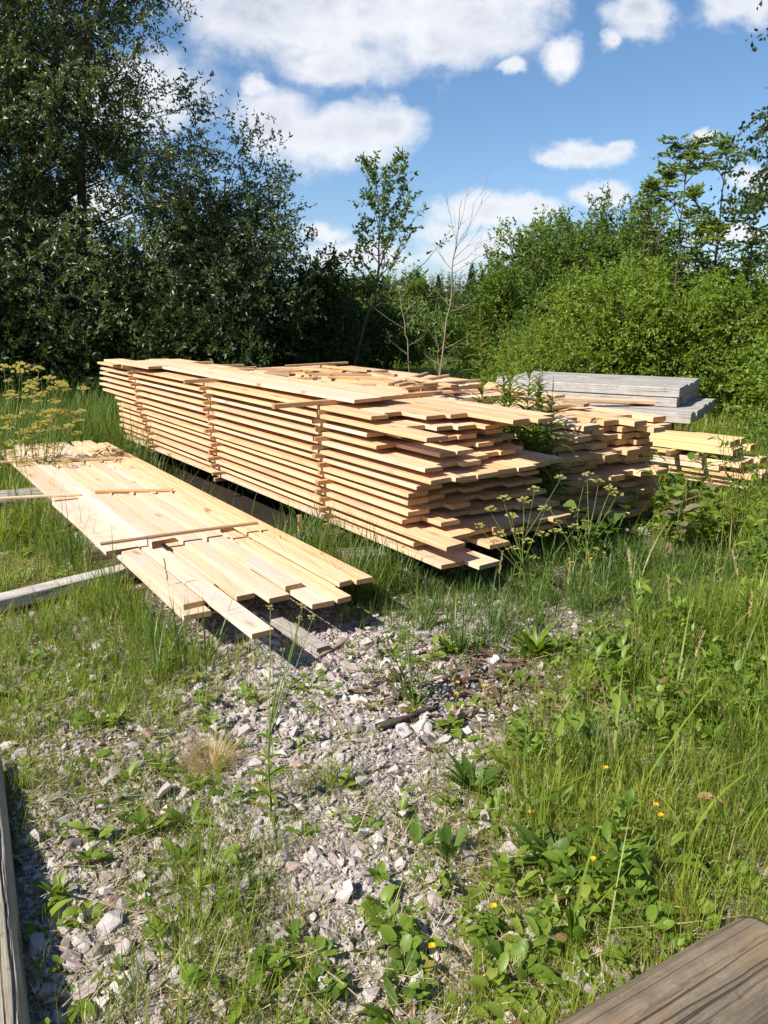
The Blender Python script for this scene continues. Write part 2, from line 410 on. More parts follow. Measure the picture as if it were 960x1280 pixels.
W = bpy.data.worlds.new('World'); SC.world = W; W.use_nodes = True
nt = NT(W.node_tree)
SKY = .066
sky = nt.n('ShaderNodeTexSky', sky_type='NISHITA', sun_disc=False, sun_elevation=SUN_EL, sun_rotation=SUN_AZ % (2 * PI))
sky.air_density = 1.0; sky.dust_density = 0.0; sky.ozone_density = 2.0
gen = nt.n('ShaderNodeTexCoord').outputs['Generated']
sx = nt.n('ShaderNodeSeparateXYZ'); nt.l(gen, sx.inputs[0])
yy = nt.math('MAXIMUM', sx.outputs[1], .08)
q = nt.n('ShaderNodeCombineXYZ'); nt.l(nt.math('DIVIDE', sx.outputs[0], yy), q.inputs[0]); nt.l(nt.math('DIVIDE', sx.outputs[2], yy), q.inputs[1])
Q = nt_warp(nt, nt.map(q.outputs[0], (1, 1, 1), (0, 0, .37)), .055, 13, 8, .64)
def skyuv(px, py):
    a = (px - 480) / F_PX; b = (640 - py) / F_PX
    y = math.cos(PITCH) + b * math.sin(PITCH); z = -math.sin(PITCH) + b * math.cos(PITCH)
    return a / y, z / y
CL = [(455, 10, 200, 70), (320, 10, 90, 55), (430, 80, 84, 26), (600, 22, 90, 45), (545, 58, 80, 28), (660, -8, 40, 20), (420, 172, 100, 36), (345, 150, 60, 40), (480, 160, 55, 26), (320, 110, 24, 14), (707, 68, 30, 20), (640, 84, 16, 10), (800, 10, 44, 28), (765, 44, 14, 14), (925, 4, 58, 24),
      (728, 193, 58, 17), (690, 197, 26, 10), (770, 183, 24, 10), (884, 173, 20, 8), (750, 243, 42, 13), (615, 266, 88, 23), (560, 285, 40, 18), (660, 262, 40, 14), (600, 312, 80, 20), (935, 218, 30, 17),
      (400, 288, 40, 15), (440, 318, 80, 18), (150, 120, 130, 45), (60, 260, 130, 30), (-150, 60, 170, 70), (1180, 120, 140, 45), (1280, 260, 180, 35), (-250, 260, 140, 40), (480, -190, 240, 50), (930, 296, 90, 10)]
acc = None
for (px, py, rx, ry) in CL:
    u, v = skyuv(px, py)
    s1 = nt.n('ShaderNodeVectorMath', operation='SUBTRACT'); nt.l(Q, s1.inputs[0]); s1.inputs[1].default_value = (u, v, 0)
    s2 = nt.n('ShaderNodeVectorMath', operation='MULTIPLY'); nt.l(s1.outputs[0], s2.inputs[0]); s2.inputs[1].default_value = (1000 / rx, 1000 / ry * .9, 0)
    ln = nt.n('ShaderNodeVectorMath', operation='LENGTH'); nt.l(s2.outputs[0], ln.inputs[0])
    f = nt.math('SUBTRACT', 1.0, ln.outputs['Value'])
    if acc is None: acc = f
    else: acc = nt.math('SMOOTH_MAX', acc, f, .18)
fb = nt.noise(nt.map(q.outputs[0], (1, 1.5, 1)), 13, 10, .60, dist=.25)
fb2 = nt.noise(nt.map(q.outputs[0], (1, 1.6, 1), (3, 1, 0)), 7, 5, .5)
fb3 = nt.noise(nt.map(q.outputs[0], (1, 1.4, 1), (3, 1, 0)), 30, 6, .6)
field = nt.math('ADD', nt.math('ADD', acc, .12), nt.math('MULTIPLY', nt.math('SUBTRACT', fb, .5), 1.5))
alpha = nt.ramp(field, [(-.0, (0, 0, 0)), (.16, (.15, .15, .15)), (.36, (.50, .50, .50)), (.66, (.93, .93, .93)), (1.0, (1, 1, 1))])
front = nt.math('GREATER_THAN', sx.outputs[1], .08)
alpha = nt.math('MULTIPLY', nt.math('MULTIPLY', alpha, front), .97)
# thick undersides are greyer, most of all in the high overhead bank
hi = nt.math('MULTIPLY', nt.math('SUBTRACT', nt.math('DIVIDE', sx.outputs[2], yy), .10), 1.5, clamp=True)
body = nt.ramp(field, [(.35, (0, 0, 0)), (1.0, (1, 1, 1))])
shade = nt.math('MULTIPLY', nt.math('MULTIPLY', body, nt.math('ADD', .50, hi)), nt.ramp(nt.math('ADD', nt.math('MULTIPLY', fb2, .75), nt.math('MULTIPLY', fb3, .35)), [(.40, (.0, .0, .0)), (.72, (1, 1, 1))]))
cc = nt.ramp(shade, [(.0, (.98, .985, 1.0)), (.3, (.80, .83, .91)), (.75, (.55, .59, .70))])
cl = nt.n('ShaderNodeVectorMath', operation='SCALE'); nt.l(cc, cl.inputs[0]); cl.inputs['Scale'].default_value = .58 / SKY
el = nt.ramp(nt.math('DIVIDE', sx.outputs[2], yy), [(0, (.80, .76, .95)), (.14, (.90, .88, .95)), (.45, (1, 1, 1))])
skyc = nt.mix(1.0, nt.mix(1.0, sky.outputs[0], el, 'MULTIPLY'), (.82, 1.0, 1.12), 'MULTIPLY')
bg = nt.n('ShaderNodeBackground'); bg.inputs[1].default_value = SKY
nt.l(nt.mix(alpha, skyc, cl.outputs[0]), bg.inputs[0])
wo = nt.n('ShaderNodeOutputWorld'); nt.l(bg.outputs[0], wo.inputs[0])
SC.view_settings.view_transform = 'Standard'; SC.view_settings.look = 'None'
SC.view_settings.exposure = 0.84; SC.view_settings.gamma = 1.0
SC.cycles.max_bounces = 8; SC.cycles.diffuse_bounces = 4; SC.cycles.transmission_bounces = 6; SC.cycles.glossy_bounces = 2

# ------------------------------------------------------------------ ground maps (what grows where), read on the ground
GR = """
9999555555555667
7795333333333679
6500000000006699
6520003656654669
7786003622335679
5677300111346899
5465311111368999
6653112113578999
6765233246776789
6354432457786679
2355651156886569
2345662656776556
2355665676666555
2355665676666555"""
HT = """
CCCB777777777777
BBCA777777777889
8877788888888888
6666667888633588
5667765544445678
4443333333345678
33333333333566678
3333333333556678
3333333333445566
3333333333444455
3233333333444444
3333333333333444
3333333333333444
3333333333333444"""
LF = """
1111111111111222
2221111111111334
2100000000001345
3310002222222334
2322002211222333
2322200111233344
2222211111244444
2222211112345555
2222211135666555
2333112146788766
1323322257898766
1222455457888877
1222566678888777
1222566678888777"""
ST = """
0000000000000000
0000000000000000
0010000000002210
1120000000023532
2321000335554321
4322476665532221
6433577776532111
4546677764421111
3446777643321111
5554665542111011
8744545541111011
9865445554211111
9876655543222111
9876655543222111"""
def grid(s): return np.array([[int(c, 16) for c in r.ljust(16, r[-1])[:16]] for r in s.strip().split('\n')], float)
GR, HT, LF, ST = map(grid, (GR, HT, LF, ST))
def look(g, x, y):
    px, py = to_px(x, y)
    c = np.clip((px - 32) / 64, 0, 14.2); r = np.clip((py - 480) / 64, 0, g.shape[0] - 1.001)
    i = np.floor(r).astype(int); j = np.floor(c).astype(int); f = r - i; h = c - j
    j2 = np.minimum(j + 1, 15)
    return (g[i, j] * (1 - h) + g[i, j2] * h) * (1 - f) + (g[i + 1, j] * (1 - h) + g[i + 1, j2] * h) * f

def gz(x, y):
    p = np.stack([np.asarray(x, float), np.asarray(y, float)], -1)
    near = np.clip((14 - p[..., 1]) / 6, 0, 1) * np.clip((8 - np.abs(p[..., 0])) / 3, 0, 1)
    return ((vnoise(p, 1.7) - .5) * .06 + (vnoise(p, 6, 9) - .5) * .022) * near - .004 * np.clip(p[..., 1] - 16, 0, 40)

xs = np.concatenate([-np.geomspace(6, 500, 26)[::-1], np.arange(-5.9, 5.95, .06), np.geomspace(6, 500, 26)])
ys = np.concatenate([-np.geomspace(.2, 60, 12)[::-1], np.arange(-.1, 9.5, .06), np.geomspace(9.6, 900, 50)])
X, Y = np.meshgrid(xs, ys)
Vg = np.stack([X, Y, gz(X, Y)], -1).reshape(-1, 3)
nx = len(xs); ii = np.arange(len(ys) - 1)[:, None] * nx + np.arange(nx - 1)[None]
Fg = np.stack([ii, ii + 1, ii + nx + 1, ii + nx], -1).reshape(-1, 4)
mb = MB(); mb.add(Vg, Fg)
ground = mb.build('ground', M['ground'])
tag(ground, kind='structure')
va = ground.data.attributes.new('veg_shade', 'FLOAT', 'POINT')
VEG_SHADE = look(GR, X.ravel(), Y.ravel()) / 9
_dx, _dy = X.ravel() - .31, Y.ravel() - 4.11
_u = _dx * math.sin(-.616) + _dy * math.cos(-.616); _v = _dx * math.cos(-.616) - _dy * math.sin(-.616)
VEG_SHADE = np.where((_u > .1) & (_u < 6.2) & (_v > -.45) & (_v < 2.7), 2.2, VEG_SHADE)     # soil coloured near black: painted shade under and beside the stacks
va.data.foreach_set('value', VEG_SHADE.astype(np.float32))

# ------------------------------------------------------------------ timber
def board_mesh(name, L, Wd, T, mats, bow=0., side=0., twist=0., skew0=0., skew1=0., bev=.0022, ns=9):
    """sawn board: x along its length from the near end, y across, z up; slightly bowed, twisted and bevelled"""
    cs = [(-Wd / 2 + bev, 0), (Wd / 2 - bev, 0), (Wd / 2, bev), (Wd / 2, T - bev), (Wd / 2 - bev, T), (-Wd / 2 + bev, T), (-Wd / 2, T - bev), (-Wd / 2, bev)]
    vs = []; fs = []; mi = []
    for i in range(ns + 1):
        t = i / ns; x = t * L
        zb = bow * (4 * t * (1 - t)); yb = side * (4 * t * (1 - t)); a = twist * (t - .5)
        for (y, z) in cs:
            xx = x + (skew0 * y * (1 - t) + skew1 * y * t)
            vs.append((xx, y * math.cos(a) - (z - T / 2) * math.sin(a) + yb, T / 2 + y * math.sin(a) + (z - T / 2) * math.cos(a) + zb))
    for i in range(ns):
        for j in range(8):
            k = (j + 1) % 8
            fs.append((i * 8 + j, i * 8 + k, (i + 1) * 8 + k, (i + 1) * 8 + j)); mi.append(0)
    fs.append(tuple(range(7, -1, -1))); mi.append(1)
    fs.append(tuple(ns * 8 + j for j in range(8))); mi.append(1)
    me = bpy.data.meshes.new(name); me.from_pydata(vs, [], [tuple(reversed(f)) for f in fs])
    for m in mats: me.materials.append(m)
    me.polygons.foreach_set('material_index', mi)
    me.update()
    bm = bmesh.new(); bm.from_mesh(me); bmesh.ops.recalc_face_normals(bm, faces=bm.faces); bm.to_mesh(me); bm.free()
    return me

def place(name, me, origin, az, u, v, z, rx=0., ry=0., rz=0.):
    """put a board in a stack's frame: u metres along (near end), v across, z up; az is the boards' heading"""
    o = bpy.data.objects.new(name, me); COL.objects.link(o)
    U = Vector((math.sin(az), math.cos(az), 0)); Vv = Vector((math.cos(az), -math.sin(az), 0))
    o.location = Vector(origin) + U * u + Vv * v + Vector((0, 0, z))
    o.rotation_euler = (rx, ry, PI / 2 - az + rz)
    return o

rb = np.random.default_rng(21)
def rand_board(L, Wd, T, kind='pine', end='end', flat=.5):
    return board_mesh('board', L, Wd, T, [M[kind], M[end]], bow=rb.normal(0, .004) * flat, side=rb.normal(0, .006), twist=rb.normal(0, .015) * flat,
                      skew0=rb.normal(0, .05), skew1=rb.normal(0, .05))

# ---- big stickered stack
A1 = math.radians(-35.3); O1 = (.31, 4.11, 0)
PIT, TB = .0565, .0245
near1 = [[0.0, -.12, .30, .36, .30, .25, .30], [.28, .20, -.01, .14, .16, .10, .12], [-.03, .10, .12, .10, .13, .08, .05],
         [.375, .20, .33, .30, .27, .22, .16], [.325, .38, .30, .42, .36, .30, .28], [.345, .37, .45, .40, .42, .36, .34],
         [.31, .40, .48, .42, .45, .40, .35], [.245, .36, .40, .46, .42, .38, .30], [.11, .08, .07, .09, .08, .12, .14],
         [.158, .22, .17, .26, .31, .30, .36], [.64, .23, .22, .40, .35, .42, .45], [.75, .60, .38, .37, .47, .42, .52],
         [.145, .52, .41, .37, .30, .34, .30], [.68, .74, .50, .46, .08, .02, .12], [1.0, 1.03]]
far1 = [5.36, 5.40, 5.48, 5.5, 5.52, 5.53, 5.47, 5.58, 5.96, 6.05, 6.07, 6.14, 6.03, 6.13, 5.54]
NL1 = len(near1)
for k, row in enumerate(near1):
    nb = len(row); v = .004 + abs(rb.normal(0, .016)) * (k not in (0, 2, 12))
    tot = (1.08 if k < 9 else .94) if k < 14 else .42
    ws = rb.uniform(.142, .185, nb) if k < 14 else np.array([.225, .205])
    ws = ws / ws.sum() * (tot - .006 * nb)
    if k == 14: v = .10
    z = .197 + PIT * k + (.004 if k == 14 else 0)
    for j, u0 in enumerate(row):
        L = far1[k] + rb.normal(0, .07) * (j > 0) - u0
        if k == 14: L = 4.15 + .12 * j
        me = rand_board(L, ws[j], TB + rb.normal(0, .0012), ('pine', 'pine', 'pine', 'pine_red', 'pine_red', 'pine_pile')[rb.integers(6)], flat=1.0 if j == 0 else .6)
        o = place('board', me, O1, A1, u0, v + ws[j] / 2, z + rb.uniform(0, .0015), rz=rb.normal(0, .0012))
        v += ws[j] + .006 + rb.uniform(-.002, .003)
        lay = NL1 - k
        lays = 'topmost layer' if lay == 1 else 'bottom layer' if lay == NL1 else ORD[lay - 1] + ' layer from the top'
        tag(o, f"pine board of the big stack, {lays}, {ORD[j] if j < nb - 1 else 'last'} from its sunlit side", 'board', 'boards of the big spaced stack')
me = rand_board(1.25, .2, TB); o = place('board', me, O1, A1, 4.32, .16 - .10, .197 + PIT * 14 + .004, rz=.03)
tag(o, 'short board lying alone on top at the far left end of the big stack', 'board', 'boards of the big spaced stack')
# spacer laths between its layers
cols = [('nearest', [(1.19, 0), (1.30, 14)]), ('middle', [(2.91, 0), (3.10, 14)]), ('farthest', [(4.43, 0), (5.0, 14)])]
for cname, ((u0, _), (u1, _)) in cols:
    for k in range(NL1):
        u = u0 + (u1 - u0) * k / 14 + rb.normal(0, .018)
        top = k == 14
        p0 = -.30 - .02 if (top and cname == 'nearest') else -.022 + rb.uniform(-.045, .018)
        if top and cname != 'nearest': p0 = -.07
        if top and cname == 'middle': p0 = -.16
        L = 1.02 - p0 if top and cname == 'nearest' else (1.09 if k < 10 else .97) + rb.uniform(-.01, .02)
        z = .197 + PIT * k - (PIT - TB) + .001
        me = board_mesh('lath', L, rb.uniform(.026, .042), PIT - TB - .002, [M['lath'], M['end']], ns=3, side=rb.normal(0, .003))
        o = place('lath', me, O1, A1 + PI / 2, 0, 0, 0)
        U = Vector((math.sin(A1), math.cos(A1), 0)); Vv = Vector((math.cos(A1), -math.sin(A1), 0))
        o.location = Vector(O1) + U * u + Vv * p0 + Vector((0, 0, z + (.004 if k == 14 else 0)))
        o.rotation_euler.z += rb.normal(0, .012)
        if k == 0: lab = f"pale spacer lath under the bottom layer of the big stack, {cname} spacer column"
        elif top: lab = f"long tan lath under the big stack's topmost boards, in the {cname} spacer column"
        else: lab = f"pale spacer lath under layer {NL1 - k} from the top, big stack, {cname} spacer column"
        tag(o, lab, 'lath', 'spacer laths in the big stack')

# bearers under the big stack
def log(name, p0, p1, r, material, endm, sides=20, segs=22, seed=0, squared=0.0, flat=1.0, wob=.05, cracks=()):
    """a round or half-squared log: local x along its length"""
    g = np.random.default_rng(seed)
    p0 = Vector(p0); p1 = Vector(p1); d = p1 - p0; L = d.length
    an = np.arange(sides) * 2 * PI / sides
    bumps = g.normal(0, 1, (5, 4))
    vs = []
    for i in range(segs + 1):
        t = i / segs
        rr = r * (1 + wob * sum(b[0] * math.sin(b[1] * 2 * t + b[2]) * .4 for b in bumps))
        for a in an:
            q = rr * (1 + wob * .6 * sum(b[0] * math.sin(round(abs(b[3]) * 3 + 1) * a + b[1] * 1.5 * t) * .5 for b in bumps))
            if squared:
                sq = r / max(abs(math.cos(a)), abs(math.sin(a)))
                q = q * (1 - squared) + min(sq, r * 1.27) * squared
            for (a0, dep, wid, t0, t1, wan) in cracks:
                if t0 < t < t1:
                    ac = a0 + wan * (math.sin(t * 17 + a0 * 9) * .5 + math.sin(t * 41 + a0 * 5) * .25 + math.sin(t * 97) * .12)
                    dd = (a - ac + PI) % (2 * PI) - PI
                    q -= dep * math.exp(-(dd / wid) ** 2) * min(1, (t - t0) * 12, (t1 - t) * 12)
            vs.append((t * L, q * math.cos(a), q * math.sin(a) * flat))
    fs = []; mi = []
    for i in range(segs):
        for j in range(sides):
            k = (j + 1) % sides
            fs.append((i * sides + j, (i + 1) * sides + j, (i + 1) * sides + k, i * sides + k)); mi.append(0)
    fs.append(tuple(range(sides))); mi.append(1)
    fs.append(tuple(segs * sides + j for j in reversed(range(sides)))); mi.append(1)
    me = bpy.data.meshes.new(name); me.from_pydata(vs, [], fs)
    me.materials.append(material); me.materials.append(endm)
    me.polygons.foreach_set('material_index', mi); me.polygons.foreach_set('use_smooth', [m == 0 for m in mi]); me.update()
    o = bpy.data.objects.new(name, me); COL.objects.link(o)
    o.location = p0; o.rotation_euler = d.to_track_quat('X', 'Z').to_euler()
    return o
def P1(u, v, z):
    return Vector(O1) + Vector((math.sin(A1), math.cos(A1), 0)) * u + Vector((math.cos(A1), -math.sin(A1), 0)) * v + Vector((0, 0, z))
for i, (u, w, r) in enumerate([(1.12, 'nearest', .082), (2.95, 'middle', .083), (4.45, 'farthest', .083)]):
    o = log('bearer_log', P1(u, .30 - .4 * (i == 0), r + .0), P1(u, 1.25, r + .0), r, M['log'], M['end_dark'], seed=i, squared=.5)
    tag(o, f"dark old log lying across under the big stack, {w} of its three bearers", 'log', 'bearer logs under the big stack')

def rock_mesh(name, size, seed, material, sub=2, rough=.35):
    g = np.random.default_rng(seed)
    bm = bmesh.new()
    for p in g.normal(size=(16, 3)):
        p = p / np.linalg.norm(p) * g.uniform(.75, 1.0); bm.verts.new(p * np.array(size))
    r = bmesh.ops.convex_hull(bm, input=bm.verts)
    bmesh.ops.delete(bm, geom=[e for e in bm.verts if not e.link_faces], context='VERTS')
    bmesh.ops.bevel(bm, geom=bm.edges[:], offset=min(size) * .07, segments=1, affect='EDGES', profile=.5)
    bmesh.ops.triangulate(bm, faces=bm.faces[:])
    bmesh.ops.subdivide_edges(bm, edges=bm.edges[:], cuts=1, use_grid_fill=True)
    m_ = min(size)
    for v in bm.verts:
        n = vnoise(np.array(v.co) / m_, 2.3, seed) - .5
        v.co *= 1 + n * rough * .45
    me = bpy.data.meshes.new(name); bm.to_mesh(me); bm.free(); me.materials.append(material)
    a = me.attributes.new('rnd', 'FLOAT', 'FACE'); a.data.foreach_set('value', np.full(len(me.polygons), g.random(), np.float32))
    return me
def rock(px, py, size, seed, label, material='stone', rnd=None, sink=.25, pt=None):
    p = pt if pt is not None else at(px, py, 0)
    me = rock_mesh('rock', size, seed, M[material])
    if rnd is not None: me.attributes['rnd'].data.foreach_set('value', np.full(len(me.polygons), rnd, np.float32))
    o = bpy.data.objects.new('rock', me); COL.objects.link(o)
    o.location = (p.x, p.y, float(gz(p.x, p.y)) + size[2] * (1 - sink) * .75); o.rotation_euler = (0, 0, seed * 1.3)
    return tag(o, label, 'rock')
rock(0, 0, (.13, .10, .085), 3, 'rounded grey rock in the dark under the big stack beside a short post', 'rock', pt=P1(1.36, -.07, 0))
pm = board_mesh('post', .145, .028, .028, [M['pine'], M['end']], ns=2)
o = bpy.data.objects.new('prop_post', pm); COL.objects.link(o); o.location = P1(1.56, .02, .02); o.rotation_euler = (0, -PI / 2, .4)
tag(o, 'short pale upright peg propping the big stack beside a grey rock', 'post')
me = board_mesh('plank', .5, .16, .045, [M['greyplank'], M['end_dark']], side=.01)
o = bpy.data.objects.new('plank', me); COL.objects.link(o); o.location = P1(.75, -.16, .085); o.rotation_euler = (.1, .12, .55)
tag(o, 'short grey plank half hidden in grass below the big stack', 'plank')

# ---- tightly packed stack behind it
PIT2 = .0505
for k in range(14):
    nb = 7; ws = rb.uniform(.13, .17, nb); ws = ws / ws.sum() * 1.02; v = 1.42 + rb.normal(0, .012)
    z = .10 + PIT2 * k
    base = [.40, .42, .38, .45, .50, .42, .35, .52, .45, .38, .55, .50, .44, .52][k]
    for j in range(nb):
        u0 = base + rb.normal(0, .055) + (.05 if j == 0 else 0) - (.07 if (k == 4 and j > 3) else 0)
        if k == 13: u0 = [.62, .42, .75, .5, .36, .62, .42][j]
        if k == 12: u0 = [.35, .50, .48, .55, .45, .30, .36][j]
        L = 5.1 + rb.normal(0, .12) - u0
        me = rand_board(L, ws[j] - .003, .036, 'pine_red' if rb.random() < .55 else 'pine', flat=.15)
        o = place('board', me, O1, A1, u0, v + ws[j] / 2, z, rz=rb.normal(0, .001)); v += ws[j] + .002
        lay = 14 - k
        lays = 'topmost layer' if lay == 1 else 'bottom layer' if lay == 14 else ORD[lay - 1] + ' layer down'
        tag(o, f"thick board of the tight stack behind, {lays}, {ORD[j] if j < nb - 1 else 'last'} in from the fireweed", 'board', 'boards of the tightly packed stack')
for i, u in enumerate((1.0, 2.6, 4.3)):
    r = .048
    o = log('bearer_log', P1(u, 1.4, r), P1(u, 2.55, r), r, M['log'], M['end_dark'], seed=20 + i, squared=.6)
    tag(o, f"dark squared log under the tight stack of thick boards, {['nearest', 'middle', 'farthest'][i]} of three", 'log', 'bearers under the tight stack')
for k in (14, 15):
    z = .10 + PIT2 * k; v = 1.45
    for j in range(6):
        w = rb.uniform(.13, .175); u0 = 1.65 + rb.uniform(0, .5) + (k - 14) * .12
        me = rand_board(4.9 - u0 + rb.normal(0, .15), w, .036, ('pine', 'pine_red', 'pine_pile')[rb.integers(3)], flat=.15); o = place('board', me, O1, A1, u0, v + w / 2, z, rz=rb.normal(0, .004)); v += w + rb.uniform(.004, .03)
        tag(o, f"raised rear board of the tight stack, {['lower', 'upper'][k - 14]} layer, {ORD[j]} from the fireweed", 'board', 'boards of the tightly packed stack')
# spacers lying in the tight stack
for k in range(14):
    if k == 0: continue
    z = .10 + PIT2 * k - (PIT2 - .036) + .0008
    for c, u in (('nearer', 1.2), ('farther', 4.0)):
        me = board_mesh('lath', 1.05, .03, PIT2 - .036 - .0016, [M['lath'], M['end']], ns=2)
        o = place('lath', me, O1, A1 + PI / 2, 0, 0, 0); o.location = P1(u + rb.normal(0, .02), 1.41, z)
        tag(o, f"thin lath under layer {14 - k} from the top of the tight stack, {c} row", 'lath', 'spacer laths in the tight stack')

# ---- loose low pile in front
A2 = math.radians(-33.7); O2 = (-.88, 3.31, 0)
def pile(u0, u1, v0, v1, z, label, T=.026, kind='pine_pile', rz=0., ry=0.):
    me = board_mesh('board', u1 - u0, v1 - v0 - rb.uniform(.008, .020), T, [M[kind], M['end']], bow=rb.normal(0, .004), side=rb.normal(0, .004), twist=rb.normal(0, .02), skew0=rb.normal(0, .06), skew1=rb.normal(0, .08))
    o = place('board', me, O2, A2, u0, (v0 + v1) / 2, z, rz=rz, ry=ry)
    return tag(o, label, 'board', 'boards of the low loose pile')
ZP = .190
low = [(.10, 4.75, .02, .165, 'bottom board on the log side of the low loose pile, nearest the grey timber'),
       (.42, 4.9, .175, .32, 'lower board under the longest jutting board of the low loose pile'),
       (.20, 5.0, .325, .43, 'lower board seen in the gap left of the knotty board, low loose pile'),
       (.55, 5.1, .44, .575, 'lower board hidden under the knotty board of the low loose pile'),
       (-.10, 5.0, .58, .705, 'lower board with a stained tip jutting out under the knotty pair, low pile'),
       (-.10, 5.05, .71, .81, 'yellowish lower board beside the dark slot of the low loose pile'),
       (.10, 4.85, .82, .99, 'lower board under the edge pair facing the big stack, low loose pile')]
for (a, b, c, d, lab) in low: pile(a, b, c, d, ZP, lab, kind='pine' if c > .7 else 'pine_pile')
Z2 = ZP + .028
up = [(.17, 1.16, .045, .16, 'short front board on the upper layer of the low pile, nearest the grey timber'),
      (1.20, 2.58, -.03, .17, 'wide blotchy upper board between two laths on the low pile outer edge'),
      (2.62, 5.0, .0, .175, 'upper board with split tip at far left end, low pile outer edge'),
      (-.32, 5.25, .165, .285, 'longest board jutting out furthest over the gravel from the low pile'),
      (.02, 5.2, .41, .535, 'upper board with a dark knot at its tip, low loose pile'),
      (1.25, 5.18, .29, .405, 'upper board ending at the near lath, behind the jutting board, low pile'),
      (.13, 5.15, .55, .66, 'upper board just right of the knotty one, low loose pile'),
      (1.3, 5.15, .69, .79, 'pale yellow upper board ending at the near lath beside the dark slot'),
      (.03, 5.12, .80, .89, 'inner of two long edge boards facing the big stack, low pile'),
      (.01, 4.9, .895, 1.0, 'outermost long edge board facing the big stack, low pile')]
for (a, b, c, d, lab) in up: pile(a, b, c, d, Z2, lab, kind='pine_pile' if c < .68 else 'pine')
Z3 = Z2 + .0275
# one thicker beam on top, its dark end at the near lath
me = board_mesh('beam', 1.7, .052, .042, [M['pine_pile'], M['end_dark']], side=.004)
o = place('square_batten', me, O2, A2, 1.10, .235, Z3 + .001)
tag(o, 'square batten with a dark cut end lying lengthwise on the low pile', 'batten')
def plath(u0, v0, u1, v1, label, T=.016, Wd=.034, kind='lath', z=Z3 + .0005, roll=0.):
    U = Vector((math.sin(A2), math.cos(A2), 0)); Vv = Vector((math.cos(A2), -math.sin(A2), 0))
    p0 = Vector(O2) + U * u0 + Vv * v0; p1 = Vector(O2) + U * u1 + Vv * v1; d = p1 - p0
    me = board_mesh('lath', d.length, Wd, T, [M[kind], M['end_dark' if kind == 'lath_dark' else 'end']], side=rb.normal(0, .004), ns=5)
    o = bpy.data.objects.new('lath', me); COL.objects.link(o); o.location = (p0.x, p0.y, z); o.rotation_euler = (roll, 0, math.atan2(d.y, d.x))
    return tag(o, label, 'lath', 'laths across the low pile')
plath(1.19, -.05, 1.11, .87, 'dark brown lath crossing the whole near part of the low pile', kind='lath_dark', T=.013, Wd=.03, z=Z3 + .044)
plath(2.70, .31, 2.44, .80, 'orange lath across the middle of the low pile')
plath(2.95, -.55, 2.68, .195, 'thin pale lath poking out over the weeds at mid pile', kind='pine', Wd=.028)
plath(4.14, .31, 3.90, .84, 'orange lath across the far part of the low pile', Wd=.04)
plath(4.42, -.45, 4.22, .28, 'thin pale lath poking out left at the far end of the pile', kind='pine', Wd=.028)
# grey timbers that carry it
o = log('bearer_log', Vector((-2.35, 3.67, .06)), Vector((-1.35, 4.60, .075)), .056, M['bleached'], M['end_dark'], sides=100, segs=50, seed=5, squared=.8, flat=.72, wob=.03, cracks=[(1.4, .01, .04, .0, .8, .08), (1.9, .006, .03, .3, .95, .08), (.6, .006, .03, .1, .7, .08)])
tag(o, 'silver grey log sticking out into the grass under the near part of the low pile', 'log', 'bearers under the low pile')
U = Vector((math.sin(A2), math.cos(A2), 0)); Vv = Vector((math.cos(A2), -math.sin(A2), 0))
def P2(u, v, z): return Vector(O2) + U * u + Vv * v + Vector((0, 0, z))
o = log('bearer_log', P2(1.05, .25, .09), P2(.95, 1.05, .09), .088, M['log'], M['end_dark'], seed=6, squared=.3)
tag(o, 'dark log in the shade under the front of the low pile', 'log', 'bearers under the low pile')
o = log('bearer_log', P2(3.55, -.9, .09), P2(3.3, 1.05, .09), .09, M['greyplank'], M['end_dark'], seed=7, squared=.3)
tag(o, 'grey log behind the yellow umbels under the far part of the low pile', 'log', 'bearers under the low pile')

# ---- silver-grey squared beams at the back
A3 = math.radians(-60)
BD = Vector((math.sin(A3), math.cos(A3), 0)); BW = Vector((math.cos(A3), -math.sin(A3), 0))
def beams(corner, z, n, wtot, T, L, rowname, kind='grey'):
    v = 0
    for j in range(n):
        w = wtot / n * (1 + rb.normal(0, .03)); 
        me = board_mesh('beam', L + rb.normal(0, .05), w - .008, T, [M[kind], M['greyplank']], bow=.0, side=rb.normal(0, .004), bev=.006, skew0=rb.normal(0, .03))
        p = Vector(corner) + BW * (v + w / 2) + BD * rb.uniform(0, .025)
        o = bpy.data.objects.new('beam', me); COL.objects.link(o); o.location = (p.x, p.y, z + rb.uniform(0, .002)); o.rotation_euler.z = math.atan2(BD.y, BD.x) + rb.normal(0, .002)
        v += w
        tag(o, f"grey squared beam, {rowname} of the beam stack, {ORD[j] if j < n - 1 else 'last'} from its front face", 'beam', 'grey squared beams')
beams((2.71, 7.36, 0), .752, 5, 1.15, .088, 1.80, 'top row')
beams((2.71, 7.37, 0), .66, 5, 1.15, .088, 1.80, 'second row')
beams((2.70, 6.97, 0), .565, 6, 1.32, .092, 1.95, 'jutting third row')
beams((2.52, 7.25, 0), .44, 4, .9, .09, 1.9, 'shaded fourth row', 'greyplank')
for i, s in enumerate((.15, 1.5)):
    for zz, lev in ((.30, 'upper'), (.16, 'middle'), (.02, 'lowest')):
        p = Vector((2.52, 7.2, 0)) + BD * s + BW * .0
        me = board_mesh('block', 1.0, .16, .136, [M['log'], M['end_dark']], bev=.006, ns=3)
        o = bpy.data.objects.new('bearer_block', me); COL.objects.link(o); o.location = (p.x, p.y, zz - .02); o.rotation_euler.z = math.atan2(BW.y, BW.x)
        tag(o, f"dark squared block under the grey beams, {lev} one at their {['near', 'hidden far'][i]} end", 'block', 'blocks under the grey beams')
